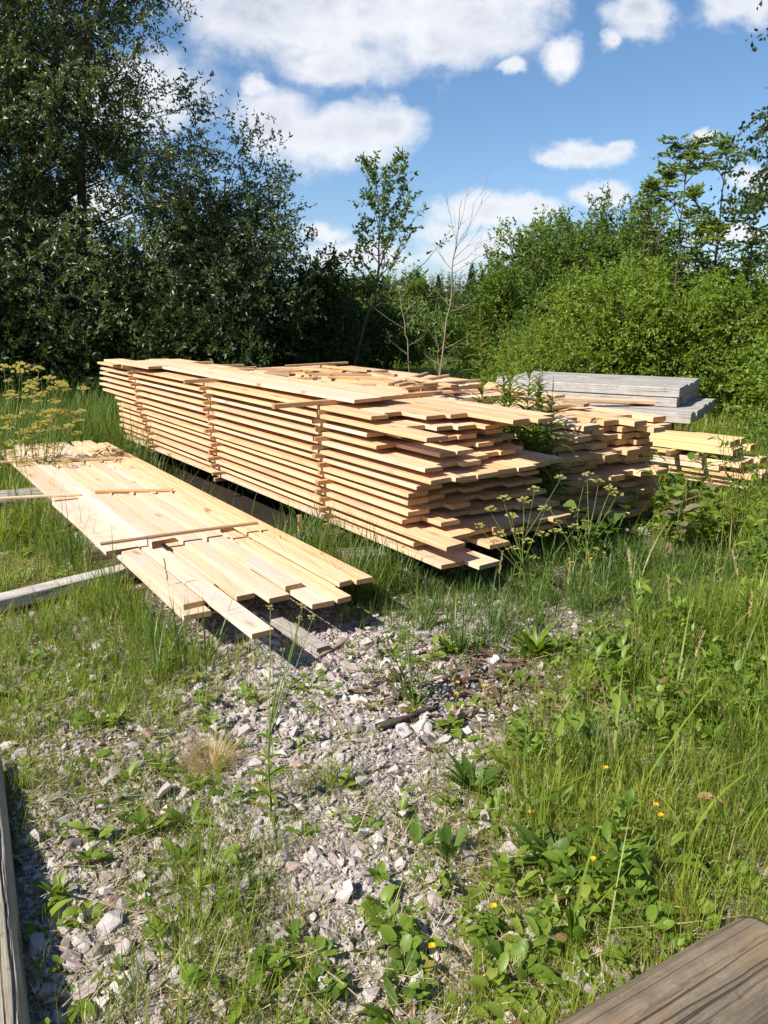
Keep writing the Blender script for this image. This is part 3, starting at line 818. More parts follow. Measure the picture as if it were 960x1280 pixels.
# pale board lying along the front of the grey beams
p1 = at(846, 507, .666); p0 = at(652, 491, .80); d = p0 - p1
me = board_mesh('board', 1.72, .11, .03, [M['pine'], M['end']])
o = bpy.data.objects.new('board', me); COL.objects.link(o); o.location = (p1.x + .02, p1.y + .06, .668); o.rotation_euler = (0, -.045, math.atan2(d.y, d.x))
tag(o, 'long pale board leaning along the front of the grey beams', 'board')

# ---- yellowish timber pile at the right
A4 = math.radians(-45); D4 = Vector((math.sin(A4), math.cos(A4), 0)); W4 = Vector((math.cos(A4), -math.sin(A4), 0))
rows4 = [(.100, .05, .20, 1.8, 3, .04, .15), (.146, .18, .16, 1.7, 3, .04, .15), (.192, .02, .12, 1.8, 3, .04, .15), (.238, .28, .10, 1.5, 3, .04, .15), (.284, .10, .10, 1.6, 3, .045, .15), (.335, .66, .06, 1.1, 3, .045, .15), (.386, .16, .05, 1.6, 4, .050, .11), (.438, .22, .13, 1.5, 3, .048, .11)]
base4 = Vector((2.92, 6.28, 0))
for k, (z, u0, v0, L, n, T, w) in enumerate(rows4):
    for j in range(n):
        kind = 'pine_yellow' if k >= 5 else ('pine_pile' if rb.random() < .5 else 'pine')
        me = board_mesh('board', L + rb.normal(0, .06), w - .004, T, [M[kind], M['end']], side=rb.normal(0, .003), skew0=rb.normal(0, .04))
        p = base4 + D4 * (u0 + rb.normal(0, .05) * (j > 0)) + W4 * (v0 + (j + .5) * w)
        o = bpy.data.objects.new('board' if k < 6 else 'yellow_beam', me); COL.objects.link(o); o.location = (p.x, p.y, z); o.rotation_euler.z = math.atan2(D4.y, D4.x) + rb.normal(0, .006)
        if k >= 6: tag(o, f"yellow squared beam on the right hand pile, {'lower' if k == 6 else 'upper'} row, {ORD[j] if j < n - 1 else 'last'} from the front", 'beam', 'yellow beams on the right hand pile')
        else: tag(o, f"pale board in the right hand pile under yellow beams, {ORD[5 - k]} layer down, {ORD[j] if j < n - 1 else 'last'} from front", 'board', 'boards of the right hand pile')
for i, s in enumerate((.35, 1.35)):
    p = base4 + D4 * s + W4 * .1
    me = board_mesh('block', .62, .12, .095, [M['log'], M['end_dark']], bev=.006, ns=3)
    o = bpy.data.objects.new('bearer_block', me); COL.objects.link(o); o.location = (p.x, p.y, .002); o.rotation_euler.z = math.atan2(W4.y, W4.x)
    tag(o, f"dark block on the soil carrying the right hand pile, {['near', 'far'][i]} one", 'block', 'blocks under the right hand pile')
for i, (px, py, z) in enumerate([(853, 558, .395), (865, 555, .42)]):
    pass
# two short batten ends sticking out between the yellow beams
for i, (s, z, lab) in enumerate([(.66, .340, 'left of two short square batten ends poking out of the right hand pile'), (.42, .340, 'right of two short square batten ends poking out of the right hand pile')]):
    p = base4 + D4 * s + W4 * -.05
    me = board_mesh('batten', .5, .042, .042, [M['pine_yellow'], M['end_dark']], ns=2)
    o = bpy.data.objects.new('batten', me); COL.objects.link(o); o.location = (p.x, p.y, z); o.rotation_euler.z = math.atan2(W4.y, W4.x)
    tag(o, lab, 'batten')

# ---- scrap laths and boards lying on the stacks
ZT = .197 + PIT * 14 + .034
scr = np.random.default_rng(77)
def scrap(px0, py0, px1, py1, z, label, Wd=.04, T=.022, kind='lath', lift=0., group='scrap laths on top of the stacks'):
    p0 = at(px0, py0, z + T); p1 = at(px1, py1, z + T); d = p1 - p0
    L = d.length
    me = board_mesh('lath', L, Wd, T, [M[kind], M['end_dark' if kind in ('lath_dark',) else 'end']], side=scr.normal(0, .006), ns=5)
    o = bpy.data.objects.new('lath', me); COL.objects.link(o); o.location = (p0.x, p0.y, z); o.rotation_euler = (0, -math.atan2(lift, L), math.atan2(d.y, d.x))
    return tag(o, label, 'lath', group)
SC1 = [(262, 456, 305, 455, .99, 'short dark lath on the far end of the big stack top', 'lath_dark', .04),
       (275, 460, 320, 458, .99, 'short brown lath just below the far dark one, big stack top', 'lath', .04),
       (318, 460, 420, 459, 1.0, 'pale square batten lying crosswise far back on the stack tops', 'pine', .05),
       (335, 463, 378, 462, .99, 'brown lath beneath the pale crosswise batten, stack tops', 'lath', .04),
       (400, 461, 434, 459, 1.02, 'short orange batten at the back beside a dark lath, stack tops', 'lath', .05),
       (430, 460, 495, 468, .99, 'long dark lath slanting down at the very back of the stack tops', 'lath_dark', .04),
       (345, 468, 378, 469, .99, 'small pale offcut on the stack tops left of the tan lath', 'pine', .07),
       (385, 466, 470, 467, .99, 'grey brown lath lying crosswise in mid stack tops', 'lath_dark', .04),
       (410, 470, 490, 471, .99, 'tan lath lying crosswise in mid stack tops', 'lath', .045),
       (420, 478, 470, 479, .985, 'tan lath nearest the wide top boards, stack tops', 'lath', .03),
       (488, 479, 534, 465, .98, 'grey lath fanning up toward the dead sapling, first of the fan', 'lath_dark', .04),
       (496, 480, 560, 468, .97, 'brown batten in the fan of laths below the dead sapling', 'lath', .045),
       (505, 484, 580, 476, .96, 'orange batten across the foot of the lath fan', 'lath', .045),
       (548, 486, 586, 482, .95, 'short dark offcut right of the lath fan beside the fireweed', 'lath_dark', .05),
       (520, 490, 640, 484, .93, 'pale long lath below the fan running to the fireweed', 'pine', .05)]
for (a, b, c, d, z, lab, kind, wd) in SC1:
    p = at((a + c) / 2, (b + d) / 2, .985); vv = (p.x - O1[0]) * math.cos(A1) - (p.y - O1[1]) * math.sin(A1)
    zz = .9575 if vv < .85 else .10 + PIT2 * 15 + .0375
    scrap(a, b, c, d, zz, lab, Wd=wd, kind=kind)
for i in range(16):
    zz = .10 + PIT2 * 15 + .038 + .0 if i < 10 else .9575; u = scr.uniform(1.9, 4.6); v = scr.uniform(1.6, 2.1) if i < 10 else scr.uniform(.6, .8); a = A1 + (PI / 2 if scr.random() < .4 else 0) + scr.normal(0, .22); L = scr.uniform(.35, .9) if i < 10 else scr.uniform(.2, .38)
    kd = ('lath', 'lath_dark', 'pine_red', 'lath')[scr.integers(4)]; me = board_mesh('lath', L, scr.uniform(.03, .07), .022, [M[kd], M['end_dark']], side=scr.normal(0, .004), ns=4); p = P1(u, v, zz + .0235 * (i % 3 > 0) + .024 * (i % 3 > 1))
    o = bpy.data.objects.new('lath', me); COL.objects.link(o); o.location = p - Vector((math.sin(a), math.cos(a), 0)) * L * .5; o.rotation_euler.z = PI / 2 - a
    tag(o, 'weathered lath lying askew among others on the rear top of the stacks', 'lath', 'weathered laths strewn on the rear top')
SC2 = [(668, 513, 713, 502, .80, 'short board offcut on the tight stack beside the fireweed', 'pine', .10), (655, 510, 735, 503, .82, 'reddish lath behind the offcut on the tight stack', 'lath', .05),
       (600, 478, 700, 494, .86, 'pale board lying crosswise at the back of the tight stack', 'pine', .1), (705, 502, 733, 505, .83, 'small dark offcut below the long pale board', 'lath_dark', .07)]
for (a, b, c, d, z, lab, kind, wd) in SC2: scrap(a, b, c, d, z, lab, Wd=wd, kind=kind, group='offcuts on the tight stack')

# ---- foreground timbers
LGA, LGB = Vector((.339 + .506 * .085 - .862 * .9, 1.301 - .862 * .085 - .506 * .9, .105)), Vector((.797 + .506 * .085 + .05, 1.570 - .862 * .085 + .03, .105))
o = log('round_log', LGA, LGB, .115, M['log'], M['end_dark'], sides=240, segs=110, seed=9, wob=.018, cracks=[(1.62, .016, .022, .05, 1.2, .05), (2.25, .006, .02, .35, .98, .05), (.62, .030, .05, -.1, 1.2, .06), (1.15, .007, .018, .3, .9, .06), (.1, .012, .03, -.1, 1.1, .08), (1.9, .004, .018, .55, .9, .04), (2.6, .008, .03, .2, .8, .05)])
tag(o, 'thick weathered brown log with long cracks at the lower right corner', 'log')
p0 = Vector((-.572, .865, .042)); p1 = Vector((-1.387, 2.435, .042))
o = log('squared_timber', p0, p1, .070, M['edge'], M['end_dark'], sides=160, segs=80, seed=14, squared=.45, wob=.025, cracks=[(.9, .010, .03, .1, .9, .07), (1.5, .012, .03, .2, .75, .08), (2.2, .008, .025, .0, .8, .06), (.35, .008, .03, .3, 1.0, .06)])
tag(o, 'grey weathered timber lying along the lower left edge', 'timber')
def fboard(px0, py0, px1, py1, Wd, T, kind, label, cat='plank', z=.0, name='plank', tilt=0.):
    p0 = at(px0, py0, z); p1 = at(px1, py1, z); d = p1 - p0
    me = board_mesh(name, d.length, Wd, T, [M[kind], M['end_dark']], side=rb.normal(0, .004), bev=T * .15)
    o = bpy.data.objects.new(name, me); COL.objects.link(o); o.location = (p0.x, p0.y, float(gz(p0.x, p0.y)) + z + .006); o.rotation_euler = (tilt, 0, math.atan2(d.y, d.x))
    return tag(o, label, cat)
fboard(404, 822, 335, 778, .07, .035, 'greyplank', 'grey split plank lying on gravel under the jutting boards')
fboard(375, 842, 432, 806, .02, .014, 'stick', 'thin brown stick on gravel beside the grey split plank', 'stick', name='stick')
fboard(428, 832, 452, 842, .03, .015, 'greyplank', 'small pale wood chip on the gravel right of the split plank', 'wood chip', name='wood_chip')
for a in [(552, 912, 622, 878, .030, 'pale barkless stick on the gravel by the white rocks', 'stick'), (470, 916, 552, 888, .028, 'dark rotten stick lying in the gravel left of the pale stick', 'bark'),
          (455, 770, 560, 768, .018, 'thin grey stick in the grass in front of the big stack', 'greyplank'), (-20, 1066, 28, 1082, .02, 'thin twig on the gravel beside the lower left timber', 'stick'),
          (640, 742, 612, 738, .02, 'short pale twig in the grass beneath the big stack end', 'stick'), (330, 1002, 362, 1022, .022, 'bent white driftwood twig among grey stones', 'greyplank'), (372, 1185, 378, 1135, .012, 'slim upright dry twig among the leafy weeds at lower middle', 'stick'), (115, 1078, 150, 1068, .012, 'thin pale twig on the gravel in lower left', 'greyplank')]:
    x0, y0, x1, y1, w, lab, kind = a
    g = np.random.default_rng(int(x0 * 7 + y0)); p0, p1 = at(x0, y0), at(x1, y1)
    pts = [np.array(p0) * (1 - t) + np.array(p1) * t + np.array([g.normal(0, .008), g.normal(0, .008), w * .5 + abs(g.normal(0, .006)) + float(gz(p0.x, p0.y))]) for t in np.linspace(0, 1, 7)]
    mb = MB(); tube(mb, pts, np.linspace(w * .55, w * .32, 7) * g.uniform(.8, 1.15, 7), 7, .4, cap=True)
    o = mb.build('stick', M[kind], loc=tuple(p0)); tag(o, lab, 'stick')

for (px, py, s, seed, lab, rn) in [(505, 918, .040, 1, 'large pale grey rock on the gravel beside the rotten stick', .85), (533, 908, .025, 2, 'small pale rock just right of the large pale grey one', .8), (619, 822, .038, 4, 'white rock in the grass left of the dandelion clump', .84), (238, 900, .034, 5, 'blocky grey rock above the straw tuft', .5),
                                    (122, 815, .04, 6, 'flat pinkish rock in the grass in front of the silver log', .7), (62, 812, .035, 7, 'pale rock at left below the silver log', .85), (120, 858, .04, 8, 'wide flat grey rock left of the straw tuft', .75), (140, 1128, .028, 9, 'dusty red rock among white stones at lower left', .95), (137, 1155, .042, 10, 'broad white rock at lower left', .86),
                                    (320, 1040, .030, 11, 'pale angular rock among the grey stones in the middle', .8), (92, 1058, .026, 12, 'dark grey rock near the lower left timber', .05), (155, 1232, .035, 13, 'white rock at the bottom near the lower left timber', .86), (289, 1036, .022, 14, 'whitish rock left of the pale angular one', .88), (230, 1060, .026, 15, 'slate grey rock in the central gravel left of the tufts', .3),
                                    (357, 1136, .024, 16, 'blue grey rock beside the dry upright twig', .1), (152, 1095, .026, 17, 'dark rock above the dusty red one', .12), (690, 930, .04, 18, 'pale rock in the grass right of the stick', .9), (875, 1030, .035, 19, 'dark pinkish rock in the grass by the dry curled leaf', .2), (45, 745 - 190 + 110, .05, 20, 'brown rock in the dry weeds left of the low pile', .3)]:
    rock(px, py, (s * 1.25, s, s * .75), seed, lab, rnd=rn)
rock(964, 640, (.11, .10, .10), 31, 'grey stone block at the right edge beside the bushy seedling', 'rock')
rock(950, 610, (.16, .10, .05), 32, 'pale flat stone resting on top of the grey block at right edge', 'stone', rnd=.7, pt=at(964, 640, 0) + Vector((.03, .02, .16)))
bpy.data.objects[-1] if False else None
_o = [x for x in COL.objects if x.get('label', '').startswith('pale flat stone resting')][0]; _o.location.z = .17

# ------------------------------------------------------------------ what stands on the ground: who keeps clear of the timber
def inframe(x, y, u0, u1, v0, v1, O, A):
    dx = x - O[0]; dy = y - O[1]
    u = dx * math.sin(A) + dy * math.cos(A); v = dx * math.cos(A) - dy * math.sin(A)
    return (u > u0) & (u < u1) & (v > v0) & (v < v1)
def blocked(x, y, pad=0.0):
    b = inframe(x, y, .28 - pad, 5.6, .05 - pad, 1.22 + pad, O1, A1) | inframe(x, y, .5 - pad, 5.1, 1.44 - pad, 2.5 + pad, O1, A1)
    b |= inframe(x, y, .15 - pad, 5.05, .04 - pad, .98 + pad, O2, A2)
    dx = x - 2.71; dy = y - 6.97
    s = dx * BD.x + dy * BD.y; w = dx * BW.x + dy * BW.y
    b |= (s > -.02 - pad) & (s < 2.0) & (w > .05 - pad) & (w < 1.5)
    dx = x - base4.x; dy = y - base4.y
    s = dx * D4.x + dy * D4.y; w = dx * W4.x + dy * W4.y
    b |= (s > .02 - pad) & (s < 1.8) & (w > 0 - pad) & (w < .6)
    return b
LP0, LP1 = LGA, LGB; ED0, ED1 = Vector((-.572, .865, .042)), Vector((-1.387, 2.435, .042)); SL0, SL1 = Vector((-2.35, 3.67, .06)), Vector((-1.35, 4.60, .075))
def nearline(x, y, a, b, r):
    dx, dy = b.x - a.x, b.y - a.y; L2 = dx * dx + dy * dy
    t = np.clip(((x - a.x) * dx + (y - a.y) * dy) / L2, 0, 1)
    return np.hypot(x - a.x - t * dx, y - a.y - t * dy) < r
def onlogs(x, y, pad=0.): return nearline(x, y, LP0, LP1, .115 + pad) | nearline(x, y, ED0, ED1, .085 + pad) | nearline(x, y, SL0, SL1, .075 + pad)

def scatter(n, y0, y1, g, dens, margin=.25, amax=9.0):
    """random ground points between two distances, inside the strip the photograph could see, kept with probability dens/amax"""
    y = np.sqrt(g.uniform(y0 ** 2, y1 ** 2, n)); hw = .53 * y + margin + .25
    x = g.uniform(-1, 1, n) * hw
    keep = g.random(n) < dens(x, y) / amax
    return x[keep], y[keep]

# ------------------------------------------------------------------ crushed rock
gs = np.random.default_rng(31)
tmpl = []
for t in range(14):
    bm = bmesh.new()
    for p in gs.normal(size=(13, 3)):
        bm.verts.new(p / np.linalg.norm(p) * gs.uniform(.7, 1.0))
    bmesh.ops.convex_hull(bm, input=bm.verts); bmesh.ops.triangulate(bm, faces=bm.faces[:])
    vv = [v for v in bm.verts if v.link_faces]; ix = {v: i for i, v in enumerate(vv)}
    tmpl.append((np.array([v.co[:] for v in vv]), np.array([[ix[v] for v in f.verts] for f in bm.faces]))); bm.free()
def rotmats(n, g):
    q = nrm(g.normal(size=(n, 4))); w, x, y, z = q.T
    return np.stack([1 - 2 * (y * y + z * z), 2 * (x * y - z * w), 2 * (x * z + y * w), 2 * (x * y + z * w), 1 - 2 * (x * x + z * z), 2 * (y * z - x * w), 2 * (x * z - y * w), 2 * (y * z + x * w), 1 - 2 * (x * x + y * y)], -1).reshape(n, 3, 3)
def stones(mb, x, y, size, g):
    n = len(x); k = g.integers(0, len(tmpl), n); rm = rotmats(n, g)
    sc = np.stack([size * g.uniform(.9, 1.5, n), size * g.uniform(.7, 1.05, n), size * g.uniform(.45, .8, n)], -1)
    yaw = g.uniform(0, 2 * PI, n); tone = np.clip(g.beta(1.7, 1.7, n) , 0, 1)
    tilt = g.normal(0, .28, (n, 2))
    for t in range(len(tmpl)):
        m = k == t
        if not m.any(): continue
        V = tmpl[t][0]
        P = np.einsum('nij,vj->nvi', rm[m], V) * sc[m][:, None]
        c, s = np.cos(yaw[m])[:, None], np.sin(yaw[m])[:, None]
        z = P[..., 2] + P[..., 0] * tilt[m][:, :1] + P[..., 1] * tilt[m][:, 1:]
        Q = np.stack([P[..., 0] * c - P[..., 1] * s + x[m][:, None], P[..., 0] * s + P[..., 1] * c + y[m][:, None], z + (gz(x[m], y[m]) + sc[m][:, 2] * g.uniform(-.1, .62, m.sum()))[:, None]], -1)
        nv = len(V); Fk = (tmpl[t][1][None] + (np.arange(m.sum()) * nv)[:, None, None]).reshape(-1, 3)
        mb.add(Q.reshape(-1, 3), Fk, np.repeat(tone[m], len(tmpl[t][1])))
mb = MB()
sden = lambda x, y: np.clip(look(ST, x, y) * (.55 + .9 * vnoise(np.stack([x, y], -1), 2.6, 4)), 0, 9)
for (n, y0, y1, smed, sig) in [(19000, 1.2, 2.6, .0105, .55), (80000, 1.2, 2.6, .0050, .40), (19000, 2.6, 4.2, .0125, .52), (60000, 2.6, 4.2, .0065, .38), (9000, 4.2, 7.0, .016, .4)]:
    x, y = scatter(n, y0, y1, gs, sden)
    ok = ~onlogs(x, y); x, y = x[ok], y[ok]
    stones(mb, x, y, np.clip(np.exp(gs.normal(math.log(smed), sig, len(x))), .003, .036), gs)
o = mb.build('gravel', M['stone'], smooth=False); tag(o, 'pinkish grey crushed rock spread over the yard', 'gravel', kind='stuff')

# ------------------------------------------------------------------ litter: bark flakes, dead stalks
gl = np.random.default_rng(41); mb = MB()
x, y = scatter(9000, 1.25, 5.2, gl, lambda x, y: 2.0 + 6.5 * (vnoise(np.stack([x, y], -1), 1.9, 12) > .56), amax=9)
px_, py_ = to_px(x, y); ok = ~onlogs(x, y); x, y = x[ok], y[ok]; n = len(x)
a = gl.uniform(0, 2 * PI, n)
ribbon(mb, np.stack([x, y, gz(x, y) + gl.uniform(.002, .014, n)], -1), np.stack([np.cos(a), np.sin(a), gl.normal(0, .15, n)], -1), np.tile([0, 0, 1.0], (n, 1)) + gl.normal(0, .25, (n, 3)),
       np.exp(gl.normal(math.log(.028), .6, n)), np.exp(gl.normal(math.log(.004), .5, n)), gl.normal(0, .5, n), 2, 2, 'flat', rnd=gl.random(n))
x, y = scatter(30000, 1.2, 5.0, gl, lambda x, y: np.clip(look(GR, x, y) * 1.3, 0, 9)); ok = ~onlogs(x, y) & ~blocked(x, y); x, y = x[ok], y[ok]; n = len(x); a = gl.uniform(0, 2 * PI, n)
ribbon(mb, np.stack([x, y, gz(x, y) + gl.uniform(.003, .03, n)], -1), np.stack([np.cos(a), np.sin(a), gl.normal(.05, .22, n)], -1), np.tile([0, 0, 1.0], (n, 1)) + gl.normal(0, .25, (n, 3)),
       np.exp(gl.normal(math.log(.07), .5, n)), gl.uniform(.0012, .003, n), gl.normal(.2, .5, n), 3, 2, 'blade', rnd=gl.uniform(.62, 1, n))
# the bark heap in the middle
bx, by = at(620, 850).x, at(620, 850).y
n = 420; x = bx + gl.normal(0, .34, n); y = by + gl.normal(0, .22, n); a = gl.uniform(0, 2 * PI, n)
ribbon(mb, np.stack([x, y, gz(x, y) + gl.uniform(.004, .03, n)], -1), np.stack([np.cos(a), np.sin(a), gl.normal(0, .2, n)], -1), np.tile([0, 0, 1.0], (n, 1)) + gl.normal(0, .3, (n, 3)),
       gl.uniform(.03, .10, n), gl.uniform(.006, .022, n), gl.normal(0, .4, n), 2, 3, 'flat', rnd=gl.random(n) ** 2 * .6)
o = mb.build('bark_litter', M['litter'], smooth=False); tag(o, 'bark flakes and dead stalks lying on the gravel', 'litter', kind='stuff')

# ------------------------------------------------------------------ grass
gg = np.random.default_rng(51)
def tufts(mb, x, y, hgt, per, g, spread=.03, width=.0032, lean=.33, curl=1.0, nseg=3, tone=None):
    n = len(x)
    if n == 0: return
    k = np.maximum(2, g.poisson(per, n)); idx = np.repeat(np.arange(n), k); m = len(idx)
    if tone is None: tone = g.random(n)
    a = g.uniform(0, 2 * PI, m); r = spread * np.sqrt(g.random(m)) * (.6 + hgt[idx] * 2)
    bx, by = x[idx] + r * np.cos(a), y[idx] + r * np.sin(a)
    ok = ~(blocked(bx, by, -.04) | onlogs(bx, by, -.02)); idx, a, r, bx, by = idx[ok], a[ok], r[ok], bx[ok], by[ok]; m = len(idx)
    a2 = a + g.normal(0, .9, m); ln = np.abs(g.normal(lean * .6, lean, m))
    D = np.stack([np.cos(a2) * ln, np.sin(a2) * ln, np.ones(m)], -1)
    N = np.stack([-np.cos(a2), -np.sin(a2), ln], -1) + g.normal(0, .35, (m, 3))
    H = hgt[idx] * g.uniform(.45, 1.15, m)
    dist = np.hypot(bx, by)
    ribbon(mb, np.stack([bx, by, gz(bx, by) - .004], -1), D, N, H, np.maximum(width * g.uniform(.55, 1.5, m), dist * .00042) * np.clip(H / .16, .55, 1.7), np.abs(g.normal(.25, .55, m)) * curl, nseg, 2, 'blade',
           rnd=np.clip(.14 + .86 * (tone[idx] * .55 + g.random(m) * .45), .145, 1) * np.where(g.random(m) < np.where(H < .09, .20, .07), g.random(m) * .13 / .5, 1))
gden = lambda x, y: np.clip(look(GR, x, y) * (.25 + 1.5 * vnoise(np.stack([x, y], -1), 3.1, 7)), 0, 9) * np.where(look(GR, x, y) < 2, .45, 1)
hfun = lambda x, y, g: (look(HT, x, y) * .045) * g.uniform(.35, 1.15, len(x)) * (.35 + vnoise(np.stack([x, y], -1), 2.2, 21))
def stack_strip(x, y):   # the lush strip right round the stack's foot takes the darker grass material
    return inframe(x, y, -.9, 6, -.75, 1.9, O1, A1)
mbA, mbB = MB(), MB()
for (n, y0, y1, per, wd) in [(7000, 1.15, 2.5, 9, .0026), (9000, 2.5, 4.2, 9, .003), (9000, 4.2, 7.5, 9, .0036), (6500, 7.5, 12, 8, .005)]:
    x, y = scatter(n, y0, y1, gg, gden)
    ok = ~(blocked(x, y) | onlogs(x, y)); x, y = x[ok], y[ok]
    s = stack_strip(x, y)
    h = np.clip(hfun(x, y, gg), .03, .62); tn = np.clip(vnoise(np.stack([x, y], -1), 1.4, 33) * 1.5 - .25 + gg.normal(0, .12, len(x)), 0, 1)
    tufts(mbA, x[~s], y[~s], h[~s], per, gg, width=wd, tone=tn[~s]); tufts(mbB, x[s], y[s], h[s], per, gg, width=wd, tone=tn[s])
# short mossy fuzz of fine blades in the vegetated ground
x, y = scatter(52000, 1.15, 5.5, gg, lambda x, y: np.clip(look(GR, x, y) * (.2 + 1.9 * vnoise(np.stack([x, y], -1), 4.0, 17)) - 1, 0, 9))
ok = ~(blocked(x, y) | onlogs(x, y)); x, y = x[ok], y[ok]
tufts(mbA, x, y, gg.uniform(.02, .075, len(x)), 5, gg, spread=.06, width=.0024, lean=.9, nseg=2)
# lone long arching blades and stalks on the right
x, y = scatter(1600, 1.6, 6.5, gg, lambda x, y: np.clip(look(GR, x, y) - 4, 0, 9) * (x > .4) * 1.6)
ok = ~(blocked(x, y) | onlogs(x, y)); x, y = x[ok], y[ok]
tufts(mbA, x, y, gg.uniform(.3, .55, len(x)), 2.2, gg, width=.0048, lean=.5, curl=1.9, nseg=6)
# fringe along the low pile, growing through its edge, and under the big stack's near end
n = 260; u = gg.uniform(-.1, 5, n); v = np.where(gg.random(n) < .7, gg.uniform(-.22, .02, n), gg.uniform(1.0, 1.12, n))
x = O2[0] + u * math.sin(A2) + v * math.cos(A2); y = O2[1] + u * math.cos(A2) - v * math.sin(A2)
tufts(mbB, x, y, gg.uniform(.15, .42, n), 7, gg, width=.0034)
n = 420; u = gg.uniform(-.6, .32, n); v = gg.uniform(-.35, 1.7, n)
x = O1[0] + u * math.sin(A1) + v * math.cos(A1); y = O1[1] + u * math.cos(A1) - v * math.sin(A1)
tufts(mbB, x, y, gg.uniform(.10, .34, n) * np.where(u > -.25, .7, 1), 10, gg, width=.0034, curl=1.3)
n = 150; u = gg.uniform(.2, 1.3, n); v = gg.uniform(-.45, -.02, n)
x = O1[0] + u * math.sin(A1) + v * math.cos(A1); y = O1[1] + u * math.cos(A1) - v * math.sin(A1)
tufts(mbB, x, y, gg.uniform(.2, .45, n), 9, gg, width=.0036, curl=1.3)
# tall meadow grass left of the stacks and behind, out to the field
n = 2600; x = gg.uniform(-8.5, -2.3, n); y = gg.uniform(7.3, 12.5, n); ok = ~blocked(x, y, .05); x, y = x[ok], y[ok]
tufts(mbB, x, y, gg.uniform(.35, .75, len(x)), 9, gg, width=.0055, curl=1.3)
n = 2200; x = gg.uniform(-1, 9, n); y = gg.uniform(9.5, 22, n); ok = ~blocked(x, y, .1); x, y = x[ok], y[ok]
tufts(mbA, x, y, gg.uniform(.15, .35, len(x)), 7, gg, width=.007)
mbD = MB()
x, y = scatter(2600, 1.9, 7.5, gg, lambda x, y: np.clip(look(GR, x, y) - 3, 0, 9) * (.35 + .65 * (x > .2)) * (vnoise(np.stack([x, y], -1), 1.3, 61) > .42)); ok = ~(blocked(x, y) | onlogs(x, y)); x, y = x[ok], y[ok]; n = len(x)
a = gg.uniform(0, 2 * PI, n); ln = np.abs(gg.normal(.12, .14, n)); H = np.clip(look(HT, x, y) * .045 * gg.uniform(.9, 1.6, n), .12, .6); D = nrm(np.stack([np.cos(a) * ln, np.sin(a) * ln, np.ones(n)], -1)); P = np.stack([x, y, gz(x, y)], -1)
ribbon(mbD, P, D, np.stack([np.sin(a), np.cos(a), np.zeros(n)], -1), H, np.maximum(.0014, np.hypot(x, y) * .0003), .0, 2, 2, 'blade', rnd=gg.random(n))
j = np.repeat(np.arange(n), 26); h = gg.random(len(j)); a = gg.uniform(0, 2 * PI, len(j)); T = P[j] + D[j] * (H[j] * (1 - .28 * h))[:, None]; w = .012 + .03 * h
T = T + np.stack([np.cos(a), np.sin(a), np.zeros(len(j))], -1) * (w * gg.random(len(j)) * H[j] / .3)[:, None]
leaf_tris(mbD, T, np.stack([np.cos(a) * .6, np.sin(a) * .6, np.ones(len(j))], -1), .009, np.maximum(.0022, np.hypot(x, y)[j] * .0004), gg)
o = mbD.build('dry_grass', M['panicle'], smooth=True); tag(o, 'brownish dry grass panicles hanging over the green grass', 'grass', kind='stuff')
o = mbA.build('meadow_grass', M['grass'], smooth=True); tag(o, 'sunlit green grass with dry blades growing through the gravel', 'grass', kind='stuff')
o = mbB.build('dark_grass', M['grass_dark'], smooth=True); tag(o, 'darker lush grass around the lumber stacks', 'grass', kind='stuff')

# ------------------------------------------------------------------ ground cover weeds (uncountable) and the larger plants one by one
gw = np.random.default_rng(61)
def rosette(mb, x, y, n, L, Wd, g, up=.7, curve=.9, shape='leaf', nseg=5, mi=0, z0=0., rnd=None, wav=.12):
    a = g.uniform(0, 2 * PI, n) ; el = g.normal(up, .25, n)
    D = np.stack([np.cos(a), np.sin(a), np.tan(np.clip(el, .1, 1.4))], -1); N = np.stack([-np.cos(a) * np.tan(np.clip(el, .1, 1.4)), -np.sin(a) * np.tan(np.clip(el, .1, 1.4)), np.ones(n)], -1) + g.normal(0, .15, (n, 3))
    P = np.stack([x + .01 * np.cos(a), y + .01 * np.sin(a), np.full(n, z0) + gz(x, y)], -1)
    ribbon(mb, P, D, N, L * g.uniform(.55, 1.15, n), Wd * g.uniform(.7, 1.2, n), g.normal(curve, .3, n), nseg, 3, shape, .3, wav, rnd if rnd is not None else g.random(n) * .8, mi)
def many_leaves(mb, x, y, per, L, Wd, g, shape, up=.5, curve=.8, z=0.0, nseg=4, mi=0):
    n = len(x)
    if n == 0: return
    k = np.maximum(2, g.poisson(per, n)); i = np.repeat(np.arange(n), k); m = len(i); tone = g.random(n)
    a = g.uniform(0, 2 * PI, m); el = np.clip(g.normal(up, .3, m), .05, 1.4); c, s, t = np.cos(a), np.sin(a), np.tan(el)
    ss = g.uniform(.6, 1.3, n)[i]
    zz = gz(x[i], y[i]) + (z[i] if isinstance(z, np.ndarray) else z) * g.random(m)
    rr = g.random(m) * .025 * ss
    ribbon(mb, np.stack([x[i] + c * rr, y[i] + s * rr, zz], -1), np.stack([c, s, t], -1), np.stack([-c * t, -s * t, np.ones(m)], -1) + g.normal(0, .25, (m, 3)), L * ss * g.uniform(.6, 1.2, m), Wd * ss * g.uniform(.7, 1.2, m),
           g.normal(curve, .35, m), nseg, 3, shape, .28, .1, np.clip(tone[i] * .6 + g.random(m) * .36 + (g.random(m) < .04) * .5, 0, 1), mi)
lden = lambda x, y: np.clip(look(LF, x, y) * (.2 + 1.5 * vnoise(np.stack([x, y], -1), 2.6, 27)), 0, 9)
def lpts(n, y0, y1):
    x, y = scatter(n, y0, y1, gw, lden); ok = ~(blocked(x, y) | onlogs(x, y, .01)); return x[ok], y[ok]
mb = MB()
x, y = lpts(900, 1.15, 4.5); many_leaves(mb, x, y, 6, .085, .026, gw, 'leaf', .6, .9)                 # narrow dandelion-like rosettes
